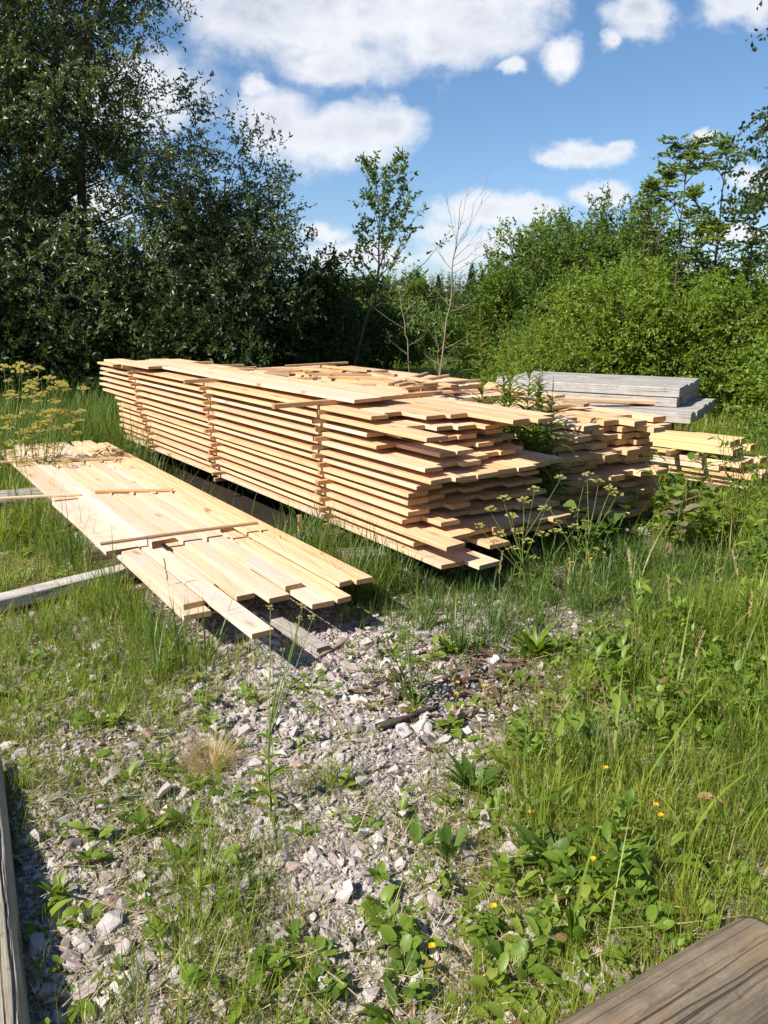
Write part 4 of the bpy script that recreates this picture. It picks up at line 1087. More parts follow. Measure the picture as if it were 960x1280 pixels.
x, y = lpts(1000, 1.15, 3.6); many_leaves(mb, x, y, 6, .040, .024, gw, 'oval', .5, .6, z=gw.uniform(.02, .09, len(x)))   # small round leaves
x, y = lpts(2600, 1.15, 5.5); many_leaves(mb, x, y, 7, .017, .012, gw, 'oval', .4, .4, z=gw.uniform(.02, .11, len(x)), nseg=2)  # clover and vetch
x, y = lpts(500, 3.5, 9); many_leaves(mb, x, y, 8, .08, .035, gw, 'leaf', .6, .7, z=gw.uniform(.03, .2, len(x)), nseg=3)
x, y = scatter(5200, 1.8, 6.0, gw, lambda x, y: np.clip(look(GR, x, y) - 3, 0, 9) * (x > .35) * 1.3 * (vnoise(np.stack([x, y], -1), 1.8, 41) > .48)); ok = ~(blocked(x, y) | onlogs(x, y)); x, y = x[ok], y[ok]
many_leaves(mb, x, y, 8, .062, .024, gw, 'leaf', .7, .8, z=gw.uniform(.06, .26, len(x)))
x, y = scatter(2600, 2.4, 6.0, gw, lambda x, y: np.clip(look(GR, x, y) - 2, 0, 9) * (x < -.3) * 1.1 * (vnoise(np.stack([x, y], -1), 1.8, 47) > .5)); ok = ~(blocked(x, y) | onlogs(x, y)); x, y = x[ok], y[ok]
many_leaves(mb, x, y, 8, .042, .020, gw, 'leaf', .6, .8, z=gw.uniform(.03, .12, len(x)))
o = mb.build('ground_weeds', M['weed'], smooth=True); tag(o, 'low leafy weeds, clover and seedlings among the grass', 'weeds', kind='stuff')

# scattered tiny yellow flowers: countable ones in view are things
def flower(px, py, h, label, r=.010):
    g = np.random.default_rng(int(px * 3 + py)); p = at(px, py, h); gx, gy = p.x + g.normal(0, .01), p.y + g.normal(0, .01)
    e = empty('yellow_flower', (gx, gy, float(gz(gx, gy))), label, 'flower', 'small yellow flowers in the grass')
    b = MB(); top = np.array([p.x - gx, p.y - gy, h - float(gz(gx, gy))])
    tube(b, [np.zeros(3), top * .5 + [.006, 0, 0], top], [.0011, .001, .0009], 4); b.build('stem', M['stem'], e)
    b = MB(); n = 16; a = np.arange(n) * 2 * PI / n
    ribbon(b, np.tile(top, (n, 1)), np.stack([np.cos(a), np.sin(a), g.uniform(.2, .8, n)], -1), np.tile([0, 0, 1.0], (n, 1)), r, r * .55, .5, 2, 2, 'oval')
    b.build('petals', M['petal'], e)
for i, (px, py, h, lab) in enumerate([(540, 1183, .10, 'yellow flower low in the leafy weeds at lower middle'), (741, 1074, .16, 'yellow flower in the middle of the big leafy clump'), (820, 1006, .18, 'left of two yellow flowers under the dry curled leaf'), (826, 1019, .17, 'lower of two yellow flowers under the dry curled leaf'), (757, 960, .22, 'small yellow flower in the fine grass patch at right'),
      (664, 1015, .1, 'small orange yellow flower above the lush dock rosette'), (605, 857, .14, 'lone yellow flower over the rotten bark'), (570, 867, .12, 'yellow flower at the left of the rotten bark'), (572, 853, .16, 'higher yellow flower over the rotten bark'), (617, 1133, .1, 'yellow flower above the upright leaf in lower middle'),
      (710, 706, .14, 'yellow flower in the dark grass beneath the big stack end'), (716, 703, .17, 'upper yellow flower in the dark grass beneath the big stack end'), (755, 691, .22, 'orange yellow flower beside the leafy seedling below the tight stack'), (739, 698, .2, 'yellow flower left of the orange yellow one below the tight stack'), (723, 735, .1, 'yellow green flower near the edge of the lit grass')]):
    flower(px, py, h, lab)

def plant_empty(name, px, py, label, cat, group=None):
    p = at(px, py, 0); z = float(gz(p.x, p.y)); return empty(name, (p.x, p.y, z), label, cat, group), p
def rosette_plant(px, py, n, L, Wd, label, seed, shape='leaf', matn='weed_blue', up=.9, curve=.7, name='dock_plant', cat='weed'):
    g = np.random.default_rng(seed); p = at(px, py, 0)
    b = MB(); k_ = .72; rosette(b, p.x, p.y, int(n * 1.5), L * k_, Wd * k_, g, up, curve, shape, 7, wav=.22)
    o = b.build(name, M[matn], loc=(p.x, p.y, float(gz(p.x, p.y)))); return tag(o, label, cat, 'leafy rosettes in the yard')
RP = [(590, 990, 12, .20, .055, 'lush dock rosette with long upright leaves right of the gravel', 1, 'leaf', 'weed_blue', 1.0, .7),
      (558, 1075, 7, .15, .035, 'small upright leafed rosette at the edge of gravel, lower middle', 2, 'spoon', 'weed_blue', 1.2, .3),
      (690, 1085, 14, .22, .07, 'broad leafy clump in the centre of the green at lower right', 3, 'leaf', 'weed_blue', .9, .8),
      (755, 1100, 12, .20, .06, 'second broad leafy clump just right of the central one', 4, 'leaf', 'weed', .9, .8),
      (668, 815, 22, .26, .050, 'bright dandelion clump between gravel and tall grass', 5, 'leaf', 'weed', 1.15, .7), 
      (185, 1040, 9, .14, .034, 'dandelion rosette in the gravel at left centre', 6, 'leaf', 'weed', 1.0, .7),
      (70, 1118, 7, .13, .034, 'dandelion with upright leaves beside the lower left timber', 7, 'leaf', 'weed', 1.15, .5),
      (345, 1210, 9, .085, .055, 'round leafed seedling at the bottom middle', 8, 'oval', 'weed', .7, .5),
      (400, 1240, 9, .09, .055, 'round leafed seedling right of the other bottom middle one', 9, 'oval', 'weed_blue', .7, .5),
      (510, 1225, 10, .12, .05, 'glossy leafed rosette at bottom, left of the cracked log', 10, 'spoon', 'weed_blue', .7, .6),
      (640, 1215, 10, .13, .05, 'rosette with paddle leaves touching the cracked log', 11, 'spoon', 'weed', .9, .6),
      (795, 1150, 12, .14, .045, 'yellow green rosette above the far end of the cracked log', 12, 'spoon', 'weed', .6, .7),
      (905, 1105, 12, .12, .04, 'pale rosette at right edge above the cracked log', 13, 'spoon', 'weed', .6, .8),
      (880, 905, 12, .34, .12, 'large burdock clump in the tall grass at right edge', 14, 'leaf', 'weed_blue', .9, .9),
      (815, 990, 7, .15, .06, 'broad rounded leaf plant before the burdock clump', 15, 'oval', 'weed_blue', 1.1, .5),
      (770, 830, 10, .28, .07, 'leafy thistle like clump in tall grass right of the dandelions', 16, 'leaf', 'weed_blue', 1.1, .6),
      (720, 1185, 6, .15, .042, 'tall tongue shaped leaves right of the paddle rosette', 17, 'spoon', 'weed', 1.3, .2),
      (560, 815, 10, .16, .04, 'leafy weed on gravel above the rotten bark', 18, 'leaf', 'weed', 1.1, .5),
      (432, 760, 10, .20, .06, 'bright leafed weed growing at the tip of the low pile', 19, 'leaf', 'weed', 1.2, .4),
      (30, 700, 12, .16, .06, 'leafy weed patch left of the low pile', 20, 'leaf', 'weed', .8, .7), (500, 1020, 9, .10, .02, 'small sprig in the gravel, mid picture', 21, 'leaf', 'weed', 1.0, .5),
      (690, 1160, 9, .10, .045, 'ragged weed with one yellowing leaf in lower middle', 22, 'leaf', 'weed', .8, .5), (480, 1150, 8, .09, .035, 'weed with small leaves at gravel edge, lower middle', 23, 'leaf', 'weed', .8, .5)]
for r in RP: rosette_plant(*r[:6], *r[6:7], *r[7:])

# clumps of wiry grass that stand alone on the gravel
def clump(px, py, n, h, spread, label, matn='grass', width=.0024, lean=.55, seed=0, curl=1.0):
    g = np.random.default_rng(seed + int(px)); p = at(px, py, 0); b = MB()
    a = g.uniform(0, 2 * PI, n); r = spread * np.sqrt(g.random(n)); x = p.x + r * np.cos(a); y = p.y + r * np.sin(a); ln = np.abs(g.normal(lean, lean * .7, n))
    ribbon(b, np.stack([x, y, gz(x, y)], -1), np.stack([np.cos(a) * ln, np.sin(a) * ln, np.ones(n)], -1), np.stack([-np.cos(a), -np.sin(a), ln], -1), h * g.uniform(.4, 1.1, n), width * g.uniform(.6, 1.3, n), np.abs(g.normal(.3, .5, n)) * curl, 4, 2, 'blade', rnd=np.where(g.random(n) < .12, .05, g.uniform(.2, 1, n)))
    o = b.build('grass_tuft', M[matn], loc=(p.x, p.y, float(gz(p.x, p.y)))); return tag(o, label, 'grass tuft', 'grass tufts on the gravel')
clump(262, 955, 900, .13, .06, 'dry straw coloured tuft on the central gravel', 'straw', .0013, .9)
for a in [(405, 985, 90, .13, .05, 'green tuft on the gravel right of the straw one'), (250, 1120, 150, .15, .09, 'broad green tuft amid lower left gravel'), (230, 1190, 110, .13, .08, 'tuft with trailing blades below the broad one at lower left'), (255, 1060, 90, .10, .07, 'thin tuft left of the grey stone ridge'),
          (335, 885, 60, .10, .04, 'small sparse tuft on gravel left of the tall slim weed'), (318, 830, 60, .09, .04, 'little tuft beside the shadow of the low pile'), (275, 830, 90, .12, .06, 'bushy green tuft under the jutting boards'), (390, 895, 50, .09, .04, 'sparse tuft on gravel right of the tall slim weed'), (470, 850, 50, .09, .05, 'thin tuft beside the dark twiggy weed'),
          (180, 860, 120, .14, .09, 'olive green tuft left of the blocky rock'), (430, 775, 120, .14, .06, 'bright green tuft at the tip of the low pile'), (740, 970, 320, .26, .11, 'fine dark wiry tuft in the green at right'), (300, 720, 30, .2, .03, 'thin blades rising in front of the low pile boards'), (455, 930, 40, .07, .04, 'tiny tuft left of the large pale rock')]:
    clump(*a, matn='grass_dark' if 'dark' in a[5] else 'grass', lean=.35 if 'dark' in a[5] else .55)

# ---- stalky plants
def stalk_plant(name, px, py, label, cat, seed, stems, leafm, group=None):
    """stems: (top px, top py, top z, radius, leaf n, leaf L, leaf W, curve, head) with leaves spiralling up the stalk"""
    g = np.random.default_rng(seed); e, p = plant_empty(name, px, py, label, cat, group); base = np.array([p.x, p.y, float(gz(p.x, p.y))])
    bs, bl, bh = MB(), MB(), MB()
    for (tx, ty, tz, rad, nl, LL, LW, cur, head, first) in stems:
        t = np.array(at(tx, ty, tz)); t = t - base; t[1] = t[1] * .3 + g.normal(0, .02) if head != 'keep' else t[1]
        b0 = np.array([g.normal(0, .015), g.normal(0, .015), 0]); mid = b0 * .5 + t * .5 + np.array([g.normal(0, .02), g.normal(0, .02), .02])
        ts = np.linspace(0, 1, 9)[:, None]; pts = b0 * (1 - ts) ** 2 + 2 * mid * ts * (1 - ts) + t * ts ** 2
        tube(bs, pts, np.linspace(rad, rad * .4, 9), 5, g.random())
        if nl:
            q = np.linspace(first, .97, nl) + g.normal(0, .01, nl); q = np.clip(q, 0, .99); k = q * 8; i = np.minimum(k.astype(int), 7); f = (k - i)[:, None]
            P = pts[i] * (1 - f) + pts[i + 1] * f; a = np.arange(nl) * 2.4 + g.normal(0, .3, nl); el = .75 - .2 * g.random(nl)
            D = np.stack([np.cos(a), np.sin(a), el], -1); N = np.stack([-np.cos(a) * el, -np.sin(a) * el, np.ones(nl)], -1)
            ribbon(bl, P, D, N, LL * (1.1 - .65 * q) * g.uniform(.8, 1.15, nl), LW * (1.1 - .5 * q), cur * g.uniform(.7, 1.3, nl), 5, 3, 'leaf', .3, .05, g.random(nl) * .7 + .2)
        if head == 'spike':
            n = 46; h = g.random(n) * .16; a = g.uniform(0, 2 * PI, n); P = t + np.stack([np.zeros(n), np.zeros(n), h - .06], -1)
            ribbon(bh, P, np.stack([np.cos(a), np.sin(a), 1.2 + h * 4], -1), np.stack([-np.cos(a), -np.sin(a), np.ones(n) * .6], -1), .03 * (1.25 - h * 5.5), .006, .4, 2, 2, 'leaf')
        if head == 'panicle':
            n = 70; h = g.random(n); a = g.uniform(0, 2 * PI, n); P = t - np.stack([np.zeros(n), np.zeros(n), h * .10], -1)
            leaf_tris(bh, P, np.stack([np.cos(a) * .5, np.sin(a) * .5, np.ones(n)], -1), .016, .005, g)
    bs.build('stem', M['stem_red'] if name == 'fireweed' else M['stem'], e)
    if bl.n: bl.build('leaves', M[leafm], e)
    if bh.n: bh.build('flower_spike', M['straw'] if name != 'fireweed' else M['umbel'], e)
    return e
G1 = P1(.95, 1.33, 0)
def fireweed(u, v, zt, label, seed, dx=0.0):
    b = P1(u, v, 0); g = np.random.default_rng(seed); e = empty('fireweed', (b.x, b.y, 0), label, 'plant', 'fireweed stalks between the stacks')
    bs, bl, bh = MB(), MB(), MB(); ts = np.linspace(0, 1, 10)[:, None]; t = np.array([dx, g.normal(0, .03), zt]); pts = t * ts + np.array([dx * -.4, .02, 0]) * (4 * ts * (1 - ts)) * .5
    tube(bs, pts, np.linspace(.005, .002, 10), 6)
    nl = 78; q = np.linspace(.30, .985, nl); k = q * 9; i = np.minimum(k.astype(int), 8); f = (k - i)[:, None]; P = pts[i] * (1 - f) + pts[i + 1] * f; a = np.arange(nl) * 2.4 + g.normal(0, .3, nl)
    up = np.clip(g.normal(.7, .2, nl) + (q - .6), .2, 1.6)
    ribbon(bl, P, np.stack([np.cos(a), np.sin(a), up], -1), np.stack([-np.cos(a) * up, -np.sin(a) * up, np.ones(nl)], -1), .22 * np.clip(1.75 - q * 1.35, .22, 1) * g.uniform(.75, 1.15, nl), .034 * np.clip(1.7 - q * 1.15, .4, 1), g.normal(1.3, .35, nl), 6, 3, 'leaf', .3, .04, g.random(nl))
    n = 60; h = g.random(n) * .17; a = g.uniform(0, 2 * PI, n)
    ribbon(bh, pts[-1] + np.stack([np.zeros(n), np.zeros(n), h - .05], -1), np.stack([np.cos(a), np.sin(a), 1.5 + h * 6], -1), np.stack([-np.cos(a), -np.sin(a), np.ones(n) * .6], -1), .022 * (1.2 - h * 5), .005, .3, 2, 2, 'leaf')
    bs.build('stem', M['stem_red'], e); bl.build('leaves', M['weed_blue'], e); bh.build('flower_spike', M['bud'], e)
for (u, v, zt, lab, sd_, dx) in [(.95, 1.16, 1.48, 'tallest fireweed stalk between the big and the tight stack', 1, -.06), (.62, 1.22, 1.44, 'fireweed stalk with a spiky top, right of the tallest one', 2, .02), (.80, 1.25, 1.32, 'shorter fireweed between the two tall stalks', 3, 0.0), (.50, 1.16, 1.12, 'low leafy fireweed shoot at the right of the clump', 4, .03), (.70, 1.14, 1.14, 'low fireweed shoot hanging over the boards of the big stack', 5, -.05), (.58, 1.25, 1.08, 'low dark fireweed shoot in the middle of the clump', 6, .05), (.42, 1.22, 1.02, 'lowest fireweed shoot nearest the tight stack ends', 7, .02)]:
    fireweed(u, v, zt, lab, sd_, dx)

def umbellifer(px, py, z_base, heads, label, seed, matn='umbel', group=None, nray=11, hs=.035):
    """branched stalk carrying flat umbels; heads = (px, py, height, size) of every umbel, at about the plant's own distance"""
    g = np.random.default_rng(seed); p = at(px, py, 0); base = np.array([p.x, p.y, float(gz(p.x, p.y))])
    e = empty('umbellifer', tuple(base), label, 'plant', group); bs, bl = MB(), MB()
    hp = []
    for (hx, hy, s) in heads:
        d = math.hypot(p.x, p.y) if False else p.y * math.cos(PITCH) + EYE * math.sin(PITCH)
        a = (hx - 480) / F_PX; b = (640 - hy) / F_PX; dist = d + g.normal(0, .06)
        w = np.array([0, 0, EYE]) + dist * np.array([a, math.cos(PITCH) + b * math.sin(PITCH), -math.sin(PITCH) + b * math.cos(PITCH)]); hp.append((w - base, s))
    top = max(h[0][2] for h in hp); cx = np.mean([h[0][0] for h in hp])
    ts = np.linspace(0, 1, 8)[:, None]; trunk = np.array([cx * .55, g.normal(0, .03), top * .72]) * ts + np.array([-.02, 0, 0]) * np.sin(ts * PI)
    tube(bs, trunk, np.linspace(.0042, .0022, 8), 5)
    for (h, s) in hp:
        bh = MB(); i = min(7, max(1, int(7 * (h[2] / max(top, .01) * .72)))) ; st = trunk[i]; t = np.linspace(0, 1, 6)[:, None]
        mid = st * .45 + h * .55 + np.array([0, 0, -.04 * np.linalg.norm(h - st)])
        tube(bs, st * (1 - t) ** 2 + 2 * mid * t * (1 - t) + h * t ** 2, np.linspace(.0024, .0014, 6), 4)
        s = s * 1.15; n = nray; a = np.arange(n) * 2 * PI / n + g.random(); r = np.where(np.arange(n) % 3 == 0, .4, 1.0) * s
        for q in range(n):
            tip = h + np.array([math.cos(a[q]) * r[q], math.sin(a[q]) * r[q], s * (.85 - .35 * (r[q] / s) ** 2) + g.normal(0, s * .12)]); tube(bs, [h, (h + tip) / 2 + [0, 0, .1 * s], tip], .0007, 3)
            m = 22; u = g.normal(0, 1, (m, 3)); u[:, 2] = abs(u[:, 2]); u = nrm(u); leaf_tris(bh, tip + u * s * .10, u + [0, 0, .4], s * .26, s * .15, g)
        bh.build('flower_head', M[matn], e)
    n = 26; q = g.random(n) * .75; P = trunk[(q * 7).astype(int)]; a = g.uniform(0, 2 * PI, n)
    ribbon(bl, P, np.stack([np.cos(a), np.sin(a), np.full(n, .5)], -1), np.stack([-np.cos(a), -np.sin(a), np.ones(n)], -1) , .10 * (1.2 - q), .014, 1.0, 4, 3, 'leaf', .3, .1)
    bs.build('stem', M['stem'], e); bl.build('leaves', M['weed'], e)
gu = np.random.default_rng(71)
UM = [(30, 618, [(5, 465, .05), (14, 500, .045), (25, 470, .05), (38, 492, .05), (8, 540, .045), (30, 545, .05)], 'yellow flowering umbellifer at the left picture edge'),
      (40, 615, [(27, 463, .055), (40, 485, .05), (48, 500, .05), (33, 520, .045), (55, 523, .05), (20, 560, .05)], 'tallest dense yellow umbellifer by the low pile far end'),
      (52, 612, [(48, 466, .045), (62, 477, .045), (66, 490, .04), (50, 535, .05), (70, 540, .045), (60, 560, .04)], 'yellow umbellifer in front of the far end of the low pile'),
      (60, 612, [(72, 482, .035), (78, 482, .035), (84, 490, .03), (68, 505, .04), (76, 520, .04)], 'right leaning yellow umbellifer before the dark trees'),
      (70, 608, [(78, 518, .04), (90, 522, .04), (98, 530, .04), (96, 545, .035), (86, 538, .03)], 'low yellow umbellifer reaching over the low pile boards')]
for i, (px, py, heads, lab) in enumerate(UM): umbellifer(px, py, 0, heads, lab, 80 + i, group='yellow umbellifers at the low pile')
gq = np.random.default_rng(404)
for i in range(6):
    bx_ = [6, 18, 34, 48, 60, 76, 92, 24, 44][i]; hd = [(bx_ + gq.normal(0, 17), gq.uniform(478, 592), gq.uniform(.024, .04)) for _ in range(8)]
    umbellifer(bx_, gq.uniform(606, 622), 0, hd, 'yellow umbellifer in the crowded clump at the left end of the low pile', 300 + i, group='crowded yellow umbellifers')
umbellifer(735, 735, 0, [(698, 655, .02), (718, 640, .022), (734, 597, .026), (748, 605, .024), (762, 615, .03), (770, 622, .03), (732, 655, .02)], 'greenish umbellifer leaning right before the tight stack', 90, nray=9)
umbellifer(660, 745, 0, [(613, 640, .026), (630, 627, .03), (640, 650, .03), (655, 630, .03), (668, 615, .028), (680, 640, .028), (600, 660, .022), (648, 668, .03), (625, 672, .03), (700, 600, .024)], 'yellow green umbellifer spreading before the big stack end boards', 91, nray=10)
umbellifer(690, 740, 0, [(660, 680, .026), (677, 672, .028), (695, 668, .03), (640, 690, .026), (718, 662, .026), (668, 700, .022)], 'low brownish umbellifer in the shade of the big stack end', 92, nray=9)
umbellifer(340, 1010, 0, [(338, 762, .012), (378, 760, .012), (390, 775, .014), (375, 775, .010), (354, 815, .010)], 'tall slim weed with small yellowish heads before the low pile', 93, nray=7)

# tall grass stalks with seed heads
for i, (px, py, tx, ty, hh, lab) in enumerate([(100, 620, 104, 480, .9, 'brownish seed head of tall grass beside the yellow umbels'), (640, 800, 628, 690, .5, 'thin grass stalk with seed head left of the dandelions'), (700, 860, 712, 700, .6, 'tall seed stalk before the big stack end'), (790, 880, 785, 690, .7, 'tall dark seed stalk before the right hand pile'), (842, 860, 835, 720, .6, 'seed stalk in the tall grass at right'), (905, 840, 915, 690, .6, 'pale seed stalk in the tall grass near right edge'),
                                            (745, 800, 735, 690, .5, 'wispy stalk right of the dandelion clump'), (865, 950, 880, 790, .5, 'arching seed stalk over the burdock'), (590, 940, 600, 850, .3, 'short reddish stalk beside the pale stick'), (215, 800, 205, 700, .35, 'reddish stalk in front of the low pile boards'), (110, 780, 105, 690, .35, 'reddish stalk over the silver log'), (930, 880, 940, 740, .5, 'stiff seed stalk at the right edge')]):
    p = at(px, py); d = p.y * math.cos(PITCH) + EYE * math.sin(PITCH); a = (tx - 480) / F_PX; b = (640 - ty) / F_PX
    t = np.array([0, 0, EYE]) + d * np.array([a, math.cos(PITCH) + b * math.sin(PITCH), -math.sin(PITCH) + b * math.cos(PITCH)]) - np.array([p.x, p.y, float(gz(p.x, p.y))])
    g = np.random.default_rng(500 + i); e = empty('grass_stalk', (p.x, p.y, float(gz(p.x, p.y))), lab, 'grass stalk', 'tall grass stalks with seed heads')
    ts = np.linspace(0, 1, 8)[:, None]; pts = t * ts + np.array([g.normal(0, .03), g.normal(0, .03), 0]) * np.sin(ts * PI); bb = MB(); tube(bb, pts, np.linspace(.0018, .0009, 8), 4); bb.build('stem', M['stem'], e)
    bb = MB(); n = 80; h = g.random(n); an = g.uniform(0, 2 * PI, n); P = pts[-1] - nrm(pts[-1] - pts[-2]) * (h * .11)[:, None]; leaf_tris(bb, P, np.stack([np.cos(an) * .45, np.sin(an) * .45, np.ones(n)], -1), .015, .0045, g); bb.build('seed_head', M['straw'], e)

# broad leafed seedlings and the wilted plant near the right hand pile
def seedling(px, py, hgt, n, LL, LW, label, seed, spread=.25, nst=6, leafm='weed', name='seedling_shrub', lean=0.):
    g = np.random.default_rng(seed); p = at(px, py, 0); e = empty(name, (p.x, p.y, float(gz(p.x, p.y))), label, 'plant'); bs, bl = MB(), MB()
    for s in range(nst):
        a = g.uniform(0, 2 * PI); t = np.array([math.cos(a) * spread * g.uniform(.2, 1) + lean, math.sin(a) * spread * g.uniform(.2, 1), hgt * g.uniform(.6, 1.05)])
        ts = np.linspace(0, 1, 8)[:, None]; pts = t * ts + np.array([g.normal(0, .04), g.normal(0, .04), 0]) * np.sin(ts * PI); tube(bs, pts, np.linspace(.004, .0014, 8), 5)
        m = n // nst; q = g.uniform(.15, 1, m); k = q * 7; i = np.minimum(k.astype(int), 6); f = (k - i)[:, None]; P = pts[i] * (1 - f) + pts[i + 1] * f
        a = g.uniform(0, 2 * PI, m); up = g.normal(.45, .3, m)
        P = P + np.stack([np.cos(a), np.sin(a), up], -1) * .02
        ribbon(bl, P, np.stack([np.cos(a), np.sin(a), up], -1), np.stack([-np.cos(a) * up, -np.sin(a) * up, np.ones(m)], -1) + g.normal(0, .3, (m, 3)), LL * g.uniform(.6, 1.15, m), LW * g.uniform(.7, 1.15, m), g.normal(.6, .4, m), 4, 3, 'oval', .25, .08, g.random(m) * .85)
    bs.build('stem', M['stem'], e); bl.build('leaves', M[leafm], e); return e
seedling(845, 690, .62, 130, .075, .05, 'bushy aspen seedling in front of the right hand pile', 1, .28, 8)
seedling(885, 690, .55, 80, .07, .048, 'second bushy seedling just right of the aspen one', 2, .22, 6)
seedling(740, 720, .50, 46, .085, .06, 'leafy seedling with big shiny leaves below the tight stack', 3, .22, 6, 'weed_blue')
seedling(835, 705, .62, 18, .10, .06, 'wilted dark stalk with hanging leaves before the right hand pile', 4, .10, 3, 'wilt', 'wilted_plant')
seedling(715, 725, .42, 30, .05, .02, 'fine leafed green weed left of the shiny seedling', 5, .2, 6)
seedling(520, 885, .34, 150, .022, .010, 'reddish stemmed twiggy weed on the gravel above the rotten stick', 6, .16, 12, 'weed', 'twiggy_weed')
seedling(960, 740, .60, 120, .09, .03, 'tall leafy weed clump at the right edge', 7, .35, 9, 'weed')
seedling(935, 655, .85, 240, .09, .016, 'wispy willow herb mass at right edge behind the seedlings', 8, .40, 16, 'weed_blue', 'willowherb')
seedling(150, 600, .35, 60, .06, .03, 'low leafy weed in the shade at the far foot of the big stack', 9, .3, 8, 'weed')
# dry curled leaf
g = np.random.default_rng(3); b = MB(); p = at(870, 1005, .03)
ribbon(b, np.array([[0, 0, 0], [.03, -.01, .005]]), np.array([[1, -.5, .3], [.9, -.6, .1]]), np.array([[0, 0, 1.0], [.2, .3, 1]]), np.array([.10, .08]), np.array([.035, .03]), np.array([.9, 1.3]), 6, 3, 'leaf', .6, .2)
V_ = b.V; o = b.build('dry_leaf', M['dryleaf']); o.location = (p.x, p.y, float(gz(p.x, p.y)) + .05); tag(o, 'reddish curled dry leaf lying in the green at right', 'leaf')

# ------------------------------------------------------------------ trees and shrubs
def tree(name, base, label, cat, ells, trunks, nclump, twigs, leaves, leafL, leafW, leafm, seed, twig_len=.5, group=None, droop=.25, upw=.25, shell=.45, gap=.0, gscale=.7, twig_geo=False, barkm='bark', branch_r=.02, tint=(0, 1), limb=True, flat=0.):
    """ells: crown lobes (cx,cy,cz,rx,ry,rz) relative to base; leaves grow on twigs of clumps spread through the lobes, limbs run from the trunks to the clumps"""
    g = np.random.default_rng(seed); base = np.array(base, float); e = empty(name, tuple(base), label, cat, group)
    E = np.array(ells, float); vol = E[:, 3] * E[:, 4] * E[:, 5]; pick = g.choice(len(E), int(nclump * (1 + gap * 2)), p=vol / vol.sum())
    u = nrm(g.normal(size=(len(pick), 3))); r = g.random(len(pick)) ** shell
    C = E[pick, :3] + u * r[:, None] * E[pick, 3:]
    keep = (C[:, 2] > .05)
    if gap > 0: keep &= vnoise(C + base, gscale, seed * 3.1) > np.quantile(vnoise(C + base, gscale, seed * 3.1), gap)
    C, u = C[keep], u[keep]; n = len(C)
    cen = E[:, :3].mean(0)
    bt = MB()
    tops = []
    for (p0, p1, r0) in trunks:
        p0 = np.array(p0, float); p1 = np.array(p1, float); t = np.linspace(0, 1, 12)[:, None]
        w = np.cumsum(g.normal(0, .012 * np.linalg.norm(p1 - p0), (12, 3)), 0) * np.array([1, 1, .1]); w -= w[0]
        pts = p0 * (1 - t) + p1 * t + w; tube(bt, pts, np.linspace(r0, r0 * .18, 12), 8); tops.append(pts)
    if limb:
        for c in C[g.choice(n, min(n, 260), replace=False)]:
            T = tops[g.integers(len(tops))]
            zt = c[2] - np.linalg.norm((c - T[6])[:2]) * .55
            i = int(np.clip(np.argmin(abs(T[:, 2] - zt)), 0, 10)); s = T[i]; t = np.linspace(0, 1, 7)[:, None]
            mid = s * .5 + c * .5 + np.array([0, 0, .12 * np.linalg.norm(c - s)]) + g.normal(0, .06, 3)
            L = np.linalg.norm(c - s); tube(bt, s * (1 - t) ** 2 + 2 * mid * t * (1 - t) + c * t ** 2, np.linspace(min(branch_r, .008 + L * .006), .004, 7), 4)
    # twigs
    i = np.repeat(np.arange(n), twigs); m = len(i)
    out = nrm(u[i] * .8 + nrm(C[i] - cen) * .4); D = nrm(out * .6 + g.normal(0, .6, (m, 3)) + np.array([0, 0, upw])); L = twig_len * g.uniform(.45, 1.2, m)
    O = C[i] + g.normal(0, .09, (m, 3))
    if twig_geo:
        for k in range(m):
            t = np.linspace(0, 1, 4)[:, None]; tube(bt, O[k] + D[k] * L[k] * t + np.array([0, 0, -droop * L[k] * .5]) * t ** 2, [.005, .004, .003, .0015], 3)
    bt.build('trunk', M[barkm], e)
    # leaves
    j = np.repeat(np.arange(m), leaves); q = g.random(len(j)) ** .8
    P = O[j] + D[j] * (L[j] * q)[:, None] + np.array([0, 0, -1.0]) * (droop * L[j] * .5 * q ** 2)[:, None]
    dl = nrm(D[j] * .6 + nrm(g.normal(size=(len(j), 3))) * .9 + np.array([0, 0, -droop]))
    tone = np.clip(g.random(n)[i][j] * .45 + g.random(len(j)) * .55, 0, 1) * (tint[1] - tint[0]) + tint[0]
    sz = g.uniform(.65, 1.2, len(j)); bl = MB(); leaf_tris(bl, P, dl, leafL * sz, leafW * sz, g, tone, flat=flat)
    bl.build('crown', M[leafm], e, smooth=False)
    return e

